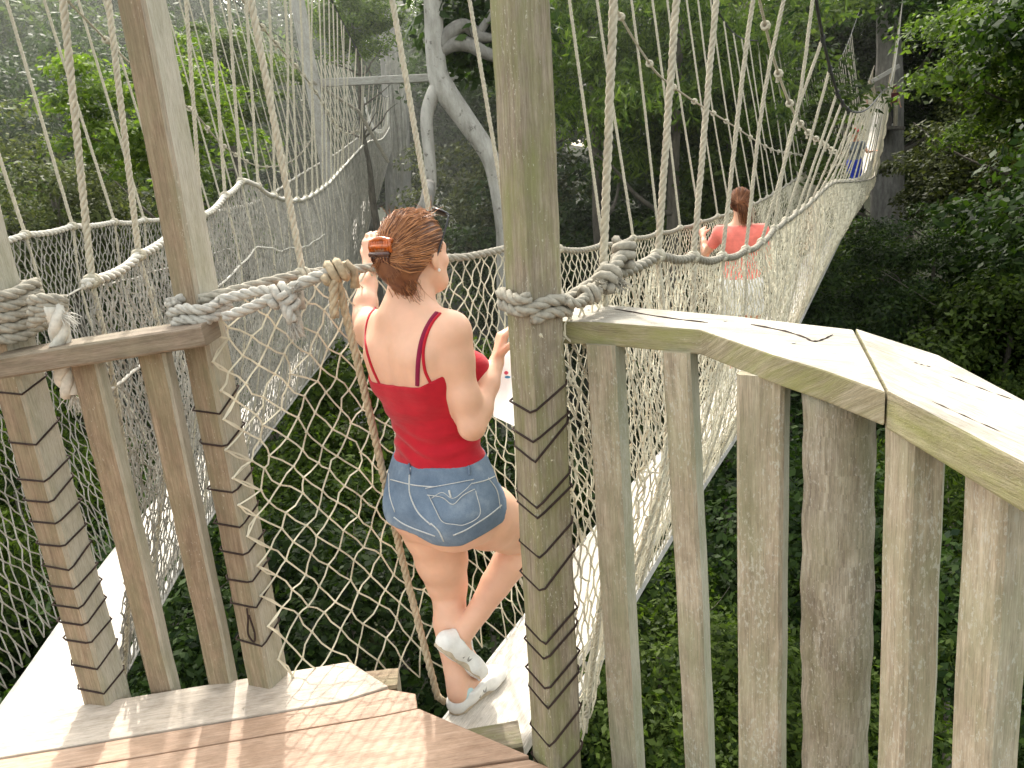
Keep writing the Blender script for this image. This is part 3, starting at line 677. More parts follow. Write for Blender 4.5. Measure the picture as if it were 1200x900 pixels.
rope(mb, smooth_path([s1, PY(285, 345, 2.41), PY(312, 340, 2.39), k1], 6), .016, .095, 6)
knot(mb, k1, .016, (1, .2, .3), 3); knot(mb, k1+V((.02, -.01, -.02)), .014, (.3, .2, -1), 4)
rope(mb, smooth_path([k1, PY(362, 328, 2.35), hk], 6), .018, .1, 6)
rope(mb, smooth_path([k1, PY(336, 362, 2.33), PY(343, 378, 2.32)], 5), .017, .09, 6); frayed(mb, PY(344, 380, 2.32), (.2, -.1, -1), .05, 40, 1)
frayed(mb, PY(345, 340, 2.34), (.6, -.3, .5), .035, 24, 2)
mb.build('post_lashing', M_ROPEL, RB, True)
mb = MB(); c = PY(627, 361, 1.985); wrap(mb, c-V((0, 0, .012)), .105, -28, 2, .0155, .027)
e_ = PY(664, 352, 1.93); g1 = PY(690, 345, 2.02); g2 = PY(731, 296, 2.25)
rope(mb, smooth_path([e_, PY(676, 356, 1.95), g1], 5), .013, .08, 6); rope(mb, smooth_path([g1, PY(708, 330, 2.1), g2], 5), .019, .1, 6); knot(mb, g1, .012, (1, .3, .2), 6); knot(mb, PY(712, 325, 2.1), .015, (.5, .6, .6), 7); knot(mb, g2, .016, (.2, .4, 1), 8)
frayed(mb, PY(718, 328, 2.1), (.5, -.3, -.3), .05, 36, 5); frayed(mb, PY(700, 338, 2.05), (.2, -.6, .6), .03, 20, 6)
mb.build('post_lashing', M_ROPEG, RB, True)
mb = MB(); c = PY(14, 393, 2.44); wrap(mb, c, .12, 17, 5, .017, .031)
c2 = PY(60, 352, 2.36)
for k in range(3): rope(mb, smooth_path([PY(36, 352+14*k, 2.36), PY(52, 350+10*k, 2.345), PY(78, 352+4*k, 2.38)], 6), .017, .1, 6)
mb.build('post_lashing', M_ROPEG, LB, True)
mb = MB(); rope(mb, smooth_path([PY(62, 358, 2.36), PY(70, 388, 2.36), PY(72, 430, 2.40), PY(84, 462, 2.42)], 6), .030, .16, 7); frayed(mb, PY(86, 464, 2.42), (.2, 0, -1), .06, 40, 9); frayed(mb, PY(75, 370, 2.35), (.7, -.3, -.4), .06, 30, 11)
mb.build('rope_tail', M_ROPEW, LB, True)
# the loose ropes leaning down from the left hand rope to the ladder
mb = MB(); rope(mb, smooth_path([hk, PY(432, 480, 2.40), PY(470, 650, 2.50), PY(513, 818, 2.42)], 10), .0125, .08, 6); knot(mb, hk, .016, (1, .2, .2), 12)
rope(mb, smooth_path([hk+V((.004, -.01, 0)), PY(391, 340, 2.34), PY(392, 372, 2.34)], 5), .014, .09, 6)
rope(mb, smooth_path([PY(513, 815, 2.42), PY(520, 822, 2.42), PY(530, 820, 2.46)], 5), .012, .08, 6); mb.build('brace_rope', M_ROPEB, RB, True)
# ------------------------------------------------------------------ pale forked tree, towers and far platforms
PT = thing('pale_tree', 'pale smooth barked tree with a forked crooked trunk behind the woman in red', 'tree', tuple(PY(575, 500, 12)))
mb = MB(); Y = 12
def limb(pts, rs, Yd=Y): tube(mb, smooth_path([PY(a, b, Yd+(c if len(q) > 2 else 0)) for q in pts for a, b, c in [(q+(0,))[:3]]], 5), np.interp(np.linspace(0, len(rs)-1, (len(pts)-1)*5+1), range(len(rs)), rs), 10)
limb([(612, 640), (604, 480), (598, 330), (592, 270), (583, 215), (572, 180), (545, 140), (521, 105), (512, 80), (508, 20), (506, -40), (500, -130)], [.26, .23, .21, .14, .13, .135, .15, .165, .14, .13, .12, .10])
limb([(518, 98), (506, 115), (500, 140), (503, 180), (505, 215), (499, 240), (488, 262)], [.14, .10, .09, .085, .08, .075, .06])
mb.build('trunk', M_PALE, PT, True)
mb = MB(); limb([(516, 55), (528, 38), (545, 30), (562, 42), (578, 45)], [.10, .10, .09, .08, .05]); limb([(512, 62), (530, 52), (548, 52), (565, 60), (585, 68), (605, 72)], [.09, .1, .1, .09, .07, .05]); limb([(562, 38), (572, 22), (582, 0), (590, -40)], [.06, .05, .04, .03])
mb.build('branch', M_GBARK, PT, True)
def pts_c(cs, n, r, seed):
    g = np.random.default_rng(seed); P = []; D = []
    for c in cs:
        u = nrm(g.normal(0, 1, (n, 3))); P.append(np.array(tuple(c))+u*r*g.uniform(.2, 1, (n, 1))**.5); D.append(u)
    return np.concatenate(P), np.concatenate(D)
cr = link('crown', leafmesh('crown_pale', pts_c([PY(540+30*math.sin(k*2.1)+k*6, 22+14*math.cos(k*1.7)+k*2, 12.6) for k in range(9)]+[PY(480+20*k, -90-15*(k % 3), 12) for k in range(7)], 260, .75, 3), .17, M_LEAF_D, 3)); cr.parent = PT; cr.matrix_parent_inverse = PT.matrix_basis.inverted()
ST = thing('tree_stem', 'dark crooked stem rising behind the hair of the woman in red', 'tree stem', tuple(PY(488, 420, 11)))
mb = MB(); tube(mb, smooth_path([PY(480, 430, 11), PY(488, 330, 11), PY(492, 262, 11), PY(500, 236, 11), PY(503, 215, 11.2)], 6), np.linspace(.12, .08, 25), 9); mb.build('trunk', M_GBARK, ST, True)

FT = thing('bridge_tower', 'pale timber post with a long crossbar standing beyond the left bridge', 'tower', tuple(PY(372, 176, 14)))
mb = MB(); board(mb, PY(382, 186, 14), PY(343, -30, 14), .22, .16, -10, .01); board(mb, PY(382, 186, 14)+V((.02, 0, -4.5)), PY(382, 186, 14), .22, .16, -10, .01); mb.build('post', M_WHITEPOST, FT)
mb = MB(); board(mb, PY(360, 98, 14.1), PY(546, 89, 14.1), .10, .12, 0, .008); mb.build('crossbar', M_WHITEPOST, FT)
mb = MB(); tube(mb, [PY(366, 96, 13.9), PY(420, 130, 14.5), PY(455, 190, 15)], .03, 5); mb.build('stay_rope', M_ROPEG, FT)

# left: the far span climbing to its tree, draped with net
HT = thing('platform_tree', 'tall grey trunk carrying the far end of the left bridge', 'tree', tuple(PY(462, 300, 34)))
mb = MB(); tube(mb, [PY(470, 330, 34)+V((0, 0, -12)), PY(470, 330, 34), PY(464, 130, 34), PY(456, 20, 34), PY(452, -60, 34)], [.9, .55, .5, .42, .36], 12); mb.build('trunk', M_GBARK, HT, True)
cr = link('crown', leafmesh('crown_platform', pts_c([PY(452, -60, 34)+V((random.uniform(-2.5, 2.5), random.uniform(-2, 2), random.uniform(-.5, 3))) for k in range(14)], 180, 1.2, 8), .3, M_LEAF_D, 5)); cr.parent = HT; cr.matrix_parent_inverse = HT.matrix_basis.inverted()
NC = thing('hanging_net', 'grey net curtain hanging loose from the far end of the left bridge', 'net', tuple(PY(470, 210, 27)))
mb = MB(); g = random.Random(5)
for k in range(46):
    x = 458+g.uniform(-1, 17); y0 = 66+g.uniform(-5, 25); y1 = 150+g.uniform(0, 72)
    tube(mb, [PY(x-4+g.uniform(-2, 2), y0, 27), PY(x+g.uniform(-2, 2), (y0+y1)/2, 27+g.uniform(-.2, .2)), PY(x+2+g.uniform(-2, 2), y1, 27)], [.02, .03, .012], 4, False)
mb.build('net_strands', M_NETG, NC)
# right: far tree with a platform where the right bridge ends
Yp = 36
GT = thing('platform_tree', 'grey tree with a plank platform at the far end of the right bridge', 'tree', tuple(PY(1040, 150, Yp)))
mb = MB(); tube(mb, smooth_path([PY(1040, 330, Yp+1), PY(1040, 150, Yp+1), PY(1042, 90, Yp+1), PY(1041, 40, Yp+1), PY(1035, -60, Yp+1)], 5), np.linspace(.75, .38, 21), 14); mb.build('trunk', M_GBARK, GT, True)
mb = MB(); board(mb, PY(998, 149, Yp), PY(1050, 151, Yp), 1.6, .14, 0, .01, 6); mb.build('platform', M_BARK, GT)
mb = MB(); board(mb, PY(1021, 96, Yp-.6), PY(1054, 77, Yp-.6), .10, .16, 0, .01, 6); mb.build('top_beam', M_WHITEPOST, GT)
for a, b, c_, d in ((1022, 94, 1017, 158), (1046, 82, 1034, 160), (1008, 132, 1007, 150), (1050, 120, 1049, 150)):
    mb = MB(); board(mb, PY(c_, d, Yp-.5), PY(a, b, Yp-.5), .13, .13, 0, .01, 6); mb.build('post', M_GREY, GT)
cr = link('crown', leafmesh('crown_far', pts_c([PY(1050+g.uniform(-60, 60), g.uniform(-60, 25), Yp+g.uniform(-2, 2)) for k in range(22)], 170, 1.1, 9), .28, M_LEAF_D, 6)); cr.parent = GT; cr.matrix_parent_inverse = GT.matrix_basis.inverted()
# ------------------------------------------------------------------ people: implicit surfaces meshed into one continuous body each
class Field:
    def __init__(s, lo, hi, res):
        s.lo = np.array(lo, float); s.res = res; s.n = np.ceil((np.array(hi)-s.lo)/res).astype(int)+1
        s.F = np.full(tuple(s.n), 1.0, np.float32)
    def sub(s, lo, hi):
        a = np.clip(np.floor((np.array(lo)-s.lo)/s.res).astype(int), 0, s.n-1); b = np.clip(np.ceil((np.array(hi)-s.lo)/s.res).astype(int)+1, 1, s.n)
        sl = tuple(slice(int(x), int(y)) for x, y in zip(a, b))
        g = [s.lo[k]+s.res*np.arange(a[k], b[k]) for k in range(3)]
        X, Y, Z = np.meshgrid(*g, indexing='ij'); return sl, np.stack([X, Y, Z], -1)
    def put(s, lo, hi, fn, k):
        m = max(.03, 3*s.res)+k; sl, P = s.sub(np.array(lo)-m, np.array(hi)+m)
        if P.size == 0: return
        d = fn(P).astype(np.float32); f = s.F[sl]
        if k > 0: h = np.maximum(k-np.abs(f-d), 0)/k; s.F[sl] = np.minimum(f, d)-h*h*k*.25
        else: s.F[sl] = np.minimum(f, d)
    def cap(s, a, b, ra, rb, k=.02):
        a = np.array(tuple(a), float); b = np.array(tuple(b), float); ab = b-a; L2 = ab@ab+1e-12; R = max(ra, rb)
        def fn(P):
            t = np.clip(((P-a)@ab)/L2, 0, 1)[..., None]; return np.linalg.norm(P-a-ab*t, axis=-1)-(ra+(rb-ra)*t[..., 0])
        s.put(np.minimum(a, b)-R, np.maximum(a, b)+R, fn, k)
    def chain(s, pts, k=.02):
        for (a, ra), (b, rb) in zip(pts[:-1], pts[1:]): s.cap(a, b, ra, rb, k)
    def ell(s, c, ax, rad, k=.02):
        c = np.array(tuple(c), float); A = np.array([tuple(v) for v in ax], float); rad = np.array(rad, float); R = rad.max()
        def fn(P):
            q = ((P-c)@A.T)/rad; n = np.linalg.norm(q, axis=-1); g = np.linalg.norm(q/rad, axis=-1)+1e-9; return n*(n-1)/g
        s.put(c-R, c+R, fn, k)
    def loft(s, o, ax, rows, k=.03, infl=0):
        # stacked ellipses along ax[2]; rows (z, half width, half depth, x shift, y shift)
        o = np.array(tuple(o), float); A = np.array([tuple(v) for v in ax], float); R = smooth_rows(rows)
        zz = R[:, 0]; r = max(R[:, 1].max(), R[:, 2].max())+.06+infl
        c0 = o+A[2]*zz[0]; c1 = o+A[2]*zz[-1]
        def fn(P):
            q = (P-o)@A.T; z = np.clip(q[..., 2], zz[0], zz[-1]); a = np.interp(z, zz, R[:, 1])+infl; b = np.interp(z, zz, R[:, 2])+infl
            x = q[..., 0]-np.interp(z, zz, R[:, 3]); y = q[..., 1]-np.interp(z, zz, R[:, 4])
            n = np.sqrt((x/a)**2+(y/b)**2)+1e-9; g = np.sqrt((x/a/a)**2+(y/b/b)**2)+1e-9
            d = n*(n-1)/g; d = np.where(n < .3, -np.minimum(a, b)*.7, d); dz = np.abs(q[..., 2]-z)
            return np.where(dz > 0, np.sqrt(np.maximum(d, 0)**2+dz**2)+np.minimum(d, 0)*0+np.where(d < 0, 0, 0), d)
        s.put(np.minimum(c0, c1)-r, np.maximum(c0, c1)+r, fn, k)
    def cut(s, fn):        # keep only where fn <= 0
        sl, P = s.sub(s.lo, s.lo+s.n*s.res); s.F[sl] = np.maximum(s.F[sl], fn(P).astype(np.float32))
    def mesh(s, name, m, smooth=2):
        F = s.F; ins = F < 0; n = s.n
        c = np.zeros(n-1, np.int8)
        for i in (0, 1):
            for j in (0, 1):
                for k in (0, 1): c += ins[i:n[0]-1+i, j:n[1]-1+j, k:n[2]-1+k]
        act = (c > 0) & (c < 8); idx = np.full(n-1, -1, np.int64); ijk = np.argwhere(act); idx[act] = np.arange(len(ijk))
        acc = np.zeros((len(ijk), 3)); cnt = np.zeros(len(ijk)); I, J, K = ijk.T
        for d in range(3):
            for u in (0, 1):
                for v in (0, 1):
                    o = [0, 0, 0]; o[(d+1) % 3] = u; o[(d+2) % 3] = v; e = [0, 0, 0]; e[d] = 1
                    fa = F[I+o[0], J+o[1], K+o[2]]; fb = F[I+o[0]+e[0], J+o[1]+e[1], K+o[2]+e[2]]; x = (fa < 0) != (fb < 0)
                    t = fa/(fa-fb+1e-12); p = np.array(o)[None, :]+t[:, None]*np.array(e)[None, :]
                    acc[x] += p[x]; cnt[x] += 1
        Vv = s.lo+(ijk+acc/cnt[:, None])*s.res; Q = []
        for d in range(3):
            e = [0, 0, 0]; e[d] = 1; A_ = ins[:n[0]-e[0], :n[1]-e[1], :n[2]-e[2]]; B_ = ins[e[0]:, e[1]:, e[2]:]
            for flip, msk in ((0, A_ & ~B_), (1, ~A_ & B_)):
                w3 = np.argwhere(msk)
                if len(w3) == 0: continue
                a1, a2 = (d+1) % 3, (d+2) % 3; ok = (w3[:, a1] > 0) & (w3[:, a2] > 0) & (w3[:, a1] < n[a1]-1) & (w3[:, a2] < n[a2]-1); w3 = w3[ok]
                q = []
                for u, v in ((1, 1), (0, 1), (0, 0), (1, 0)):
                    t = w3.copy(); t[:, a1] -= u; t[:, a2] -= v; q.append(idx[t[:, 0], t[:, 1], t[:, 2]])
                q = np.stack(q, 1); Q.append(q[:, ::-1] if flip else q)
        Q = np.concatenate(Q); E = np.concatenate([Q[:, [0, 1]], Q[:, [1, 2]], Q[:, [2, 3]], Q[:, [3, 0]]])
        for it in range(smooth):
            a = np.zeros_like(Vv); cn = np.zeros(len(Vv))
            for i in range(3): a[:, i] = np.bincount(E[:, 0], Vv[E[:, 1], i], len(Vv))+np.bincount(E[:, 1], Vv[E[:, 0], i], len(Vv))
            cn = np.bincount(E[:, 0], minlength=len(Vv))+np.bincount(E[:, 1], minlength=len(Vv)); Vv = Vv*.45+.55*a/cn[:, None]
        me = bpy.data.meshes.new(name); me.from_pydata(Vv.tolist(), [], Q.tolist()); me.materials.append(m)
        me.polygons.foreach_set('use_smooth', [True]*len(Q)); me.update(); return me
def smooth_rows(rows):
    R = np.array(rows, float); t = np.arange(len(R)); tt = np.linspace(0, len(R)-1, (len(R)-1)*6+1); out = []
    for k in range(R.shape[1]):
        p = np.concatenate([[2*R[0, k]-R[1, k]], R[:, k], [2*R[-1, k]-R[-2, k]]]); o = []
        for x in tt:
            i = min(int(x), len(R)-2); u = x-i; a, b, c, d = p[i:i+4]
            o.append(.5*(2*b+(c-a)*u+(2*a-5*b+4*c-d)*u*u+(3*b-a-3*c+d)*u**3))
        out.append(o)
    o = np.array(out).T; o[:, 0] = np.maximum.accumulate(o[:, 0]+np.arange(len(o))*1e-9); return o

def skinmat(name, col, red=(.62, .24, .17)):
    m, nt, N, L, b = mat(name); tc = N.new('ShaderNodeTexCoord')
    n = noise(N, L, tc.outputs['Object'], 9, 5, .6); r = ramp(N, [(.35, tuple(x*.9 for x in col)), (.7, tuple(min(1, x*1.06) for x in col))]); L.new(n.outputs[0], r.inputs[0])
    n1 = noise(N, L, tc.outputs['Object'], 4, 3, .5); r1 = ramp(N, [(.5, (0, 0, 0)), (.75, (.35,)*3)]); L.new(n1.outputs[0], r1.inputs[0])
    L.new(mixc(N, L, r1.outputs[0], r.outputs[0], red), b.inputs['Base Color']); b.inputs['Roughness'].default_value = .5
    b.inputs['Subsurface Weight'].default_value = .25; b.inputs['Subsurface Radius'].default_value = (.02, .008, .004); b.inputs['Subsurface Scale'].default_value = .6
    b.inputs['Specular IOR Level'].default_value = .35
    n2 = noise(N, L, tc.outputs['Object'], 420, 3, .6); bump(N, L, b, n2.outputs[0], .06, .002); return m
def clothmat(name, col, weave=900, var=.15, wr=.3):
    m, nt, N, L, b = mat(name); tc = N.new('ShaderNodeTexCoord')
    n = noise(N, L, tc.outputs['Object'], 14, 5, .6); r = ramp(N, [(.3, tuple(x*(1-var) for x in col)), (.7, tuple(min(1, x*(1+var)) for x in col))]); L.new(n.outputs[0], r.inputs[0])
    L.new(r.outputs[0], b.inputs['Base Color']); b.inputs['Roughness'].default_value = .85; b.inputs['Specular IOR Level'].default_value = .2
    b.inputs['Sheen Weight'].default_value = .15
    n2 = noise(N, L, tc.outputs['Object'], weave, 2, .6)
    n3 = noise(N, L, mapping(N, L, tc.outputs['Object'], (5, 5, 22)), 1.6, 3, .5)
    ad = N.new('ShaderNodeMath'); ad.operation = 'MULTIPLY_ADD'; ad.inputs[1].default_value = .08; L.new(n2.outputs[0], ad.inputs[0]); L.new(n3.outputs[0], ad.inputs[2])
    bump(N, L, b, ad.outputs[0], wr, .02); return m
def denimmat(name):
    m, nt, N, L, b = mat(name); tc = N.new('ShaderNodeTexCoord')
    n = noise(N, L, tc.outputs['Object'], 8, 5, .65); r = ramp(N, [(.3, (.10, .145, .215)), (.55, (.175, .235, .315)), (.75, (.32, .385, .455))]); L.new(n.outputs[0], r.inputs[0])
    n2 = noise(N, L, mapping(N, L, tc.outputs['Object'], (1, 1, 1)), 700, 3, .7); r2 = ramp(N, [(.3, (.7, .7, .72)), (.7, (1.15, 1.15, 1.12))]); L.new(n2.outputs[0], r2.inputs[0])
    L.new(mixc(N, L, .8, r.outputs[0], r2.outputs[0], 'MULTIPLY'), b.inputs['Base Color']); b.inputs['Roughness'].default_value = .9; b.inputs['Specular IOR Level'].default_value = .15
    n3 = noise(N, L, tc.outputs['Object'], 28, 3, .5); ad = N.new('ShaderNodeMath'); ad.operation = 'MULTIPLY_ADD'; ad.inputs[1].default_value = .25; L.new(n2.outputs[0], ad.inputs[0]); L.new(n3.outputs[0], ad.inputs[2]); bump(N, L, b, ad.outputs[0], .3, .008); return m
M_SKIN = skinmat('sunlit skin', (.72, .43, .30), (.70, .33, .23)); M_SKIN2 = skinmat('warm skin', (.66, .36, .24))
M_TOP = clothmat('red jersey', (.42, .010, .022)); M_STRAP = clothmat('dark crimson strap', (.20, .008, .04)); M_DENIM = denimmat('faded blue denim'); M_THREAD = plain('pale stitching', (.52, .53, .52), .8, .2, 200)
M_SHOE = plain('white canvas shoe', (.74, .73, .70), .6, .08, 40); M_SOLE = plain('cream rubber sole', (.46, .38, .28), .7, .2, 40); M_SOCK = plain('pale blue sock', (.45, .62, .66), .9, .1)
M_CLIP = plain('orange tortoiseshell plastic', (.42, .09, .012), .2, .6, 60, .6); M_CLIPD = plain('dark tortoiseshell plastic', (.06, .016, .008), .25, .5, 60, .6)
M_BLACK = plain('black plastic', (.012, .012, .016), .3, .2, 30, .5); M_CORAL = clothmat('coral shirt cloth', (.82, .21, .17)); M_WHITE = clothmat('white cloth', (.76, .75, .73))
M_BLUE = clothmat('deep blue cloth', (.02, .045, .42)); M_GREYC = clothmat('grey cloth', (.16, .18, .20)); M_REDC = clothmat('bright red cloth', (.55, .02, .03)); M_DARKC = clothmat('dark trousers', (.03, .03, .04)); M_PAPER = plain('white paper', (.9, .9, .9), .6, .03)
_nt = M_PAPER.node_tree; _t = _nt.nodes.new('ShaderNodeBsdfTranslucent'); _t.inputs[0].default_value = (.9, .9, .9, 1); _m = _nt.nodes.new('ShaderNodeMixShader'); _m.inputs[0].default_value = .45
_nt.links.new(_nt.nodes['Principled BSDF'].outputs[0], _m.inputs[1]); _nt.links.new(_t.outputs[0], _m.inputs[2]); _nt.links.new(_m.outputs[0], _nt.nodes['Material Output'].inputs[0])
def hairmat(name, a, b_):
    m, nt, N, L, b = mat(name); tc = N.new('ShaderNodeTexCoord'); oi = N.new('ShaderNodeAttribute'); oi.attribute_name = 'tone'
    n = noise(N, L, tc.outputs['Object'], 30, 5, .7); ad = N.new('ShaderNodeMath'); ad.operation = 'MULTIPLY_ADD'; ad.inputs[1].default_value = .6; L.new(n.outputs[0], ad.inputs[0]); L.new(oi.outputs['Fac'], ad.inputs[2])
    r = ramp(N, [(.2, a), (.9, b_)]); L.new(ad.outputs[0], r.inputs[0]); L.new(r.outputs[0], b.inputs['Base Color'])
    b.inputs['Roughness'].default_value = .36; b.inputs['Specular IOR Level'].default_value = .5; return m
M_HAIR = hairmat('auburn brown hair', (.085, .026, .012), (.46, .20, .08)); M_HAIR2 = hairmat('dark brown hair', (.05, .018, .010), (.27, .11, .05)); M_HAIR2.node_tree.nodes['Principled BSDF'].inputs['Roughness'].default_value = .6; M_HAIR2.node_tree.nodes['Principled BSDF'].inputs['Specular IOR Level'].default_value = .2

def hand(fd, wrist, fdir, palm_n, side, curl, k=.005, sc=1.0, spread=.5):
    # wrist -> knuckles along fdir; palm_n = direction the palm faces; side = +1 when the thumb lies on fdir x palm_n
    f = V(fdir).normalized(); n = V(palm_n); n = (n-f*n.dot(f)).normalized(); s = f.cross(n)*side; w = V(wrist)
    for t in (-1, -.33, .33, 1): fd.cap(w+s*t*.012*sc, w+f*.085*sc+s*t*.030*sc, .014*sc, .0105*sc, .012)
    for i, (t, L) in enumerate(((1, .068), (.33, .078), (-.33, .073), (-1, .058))):
        p = w+f*.085*sc+s*t*.030*sc; d = (f+s*t*.12*spread).normalized(); segs = (.45, .31, .24); r = (.0092, .0084, .0076, .0066)
        for j, q in enumerate(segs):
            c = curl*(.8+.15*(i)) if j == 0 else curl*1.1
            d = (d*math.cos(c)+n*math.sin(c)).normalized() if j == 0 else V(Matrix.Rotation(c, 3, d.cross(n).normalized() if d.cross(n).length > .1 else s) @ d)
            e = p+d*L*q*sc; fd.cap(p, e, r[j]*sc, r[j+1]*sc, k if j else .007); p = e
    p = w+f*.025*sc+s*.022*sc; d = (f*.75+s*.75+n*.3).normalized()
    for L, a, b in ((.042, .0125, .0105), (.032, .0105, .0092), (.026, .0092, .0072)):
        e = p+d*L*sc; fd.cap(p, e, a*sc, b*sc, .006); p = e; d = (d+f*.35*curl+n*.5*curl-s*.25).normalized()
def headshape(fd, c, hr, hf, hu, s=1.0, ears=True):
    ax = (hr, hf, hu); P = lambda x, y, z: V(c)+hr*x*s+hf*y*s+hu*z*s
    fd.ell(P(0, -.012, .028), ax, (.074*s, .094*s, .084*s), .02)            # skull
    fd.ell(P(0, .035, -.035), ax, (.058*s, .058*s, .072*s), .03)            # face
    fd.cap(P(-.030, .052, -.088), P(.030, .052, -.088), .021*s, .021*s, .03); fd.cap(P(0, .073, -.092), P(0, .07, -.085), .015*s, .014*s, .02)
    fd.cap(P(-.05, .005, -.055), P(-.03, .05, -.088), .018*s, .018*s, .03); fd.cap(P(.05, .005, -.055), P(.03, .05, -.088), .018*s, .018*s, .03)
    for g in (-1, 1):
        fd.cap(P(g*.012, .082, .012), P(g*.045, .068, .012), .009*s, .009*s, .02)   # brow
        fd.ell(P(g*.045, .058, -.028), ax, (.02*s, .018*s, .018*s), .02)            # cheekbone
        if ears:
            fd.ell(P(g*.078, -.012, -.012), ax, (.009*s, .019*s, .032*s), .008); fd.ell(P(g*.075, -.004, -.038), ax, (.007*s, .010*s, .012*s), .006)
    fd.chain([(P(0, .086, .006), .007*s), (P(0, .100, -.022), .0095*s), (P(0, .106, -.032), .011*s)], .012)   # nose
    for g in (-1, 1): fd.cap(P(g*.010, .094, -.034), P(g*.006, .094, -.034), .008*s, .008*s, .008)
    fd.cap(P(-.018, .086, -.058), P(.018, .086, -.058), .0065*s, .0065*s, .01); fd.cap(P(-.015, .086, -.069), P(.015, .086, -.069), .0072*s, .0072*s, .01)  # lips
    def eye(mb):
        pass
    return P
def eyes(P, s, parent, mwhite, mdark):
    for g in (-1, 1):
        for nm, q, r, m in (('eye', (g*.031, .0765, -.004), .0115, mwhite),):
            f = Field(tuple(V(P(*q))-V((.02, .02, .02))), tuple(V(P(*q))+V((.02, .02, .02))), .002); f.cap(P(*q), P(q[0], q[1]+.0005, q[2]), r*s, r*s, 0); link(nm, f.mesh(nm, m, 1), parent)
def foot(fd, heel, toe, up, infl=0., k=.012, sole=True):
    h = V(heel); t = V(toe); d = (t-h).normalized(); L = (t-h).length; u = V(up); u = (u-d*u.dot(d)).normalized(); s = d.cross(u)
    Q = lambda a, b, c: h+d*a*L+s*b+u*c; e = infl
    fd.cap(Q(.08, 0, .030), Q(.30, 0, .034), .030+e, .030+e, k); fd.cap(Q(.30, 0, .034), Q(.70, .006, .026), .029+e, .026+e, .02); fd.cap(Q(.25, 0, .050), Q(.235, 0, .085), .033+e, .031+e, .02)
    fd.cap(Q(.68, .022, .024), Q(.86, .018, .020), .022+e, .018+e, .02); fd.cap(Q(.68, -.022, .022), Q(.84, -.022, .018), .020+e, .016+e, .02); fd.cap(Q(.80, 0, .020), Q(.93, .004, .017), .022+e, .017+e, .02); fd.cap(Q(.28, 0, .062), Q(.62, .002, .040), .026+e, .022+e, .02)
    return Q, d, u, s
def solemesh(name, heel, toe, up, m, parent, th=.016):
    h = V(heel); t = V(toe); d = (t-h).normalized(); L = (t-h).length; u = V(up); u = (u-d*u.dot(d)).normalized(); s = d.cross(u)
    out = [(-.02, .018), (-.04, 0), (-.02, -.018), (.10, -.033), (.35, -.031), (.62, -.040), (.78, -.043), (.92, -.030), (1.0, -.004), (1.0, .010), (.93, .030), (.80, .041), (.62, .040), (.35, .031), (.10, .033)]
    P = smooth_path([(a, b, 0) for a, b in out]+[(out[0][0], out[0][1], 0)], 4)[:-1]; n = len(P); mb = MB(); vs = []
    for c, g in ((-.002, .97), (.003, 1.0), (th-.003, 1.0), (th, .97)):
        for a, b, _ in P: vs.append(h+d*((a-.48)*g+.48)*L+s*b*g+u*c)
    fs = [(j*n+i, j*n+(i+1) % n, (j+1)*n+(i+1) % n, (j+1)*n+i) for j in range(3) for i in range(n)]+[tuple(range(n))[::-1], tuple(3*n+i for i in range(n))]
    mb.add(vs, fs); return mb.build(name, m, parent, True)

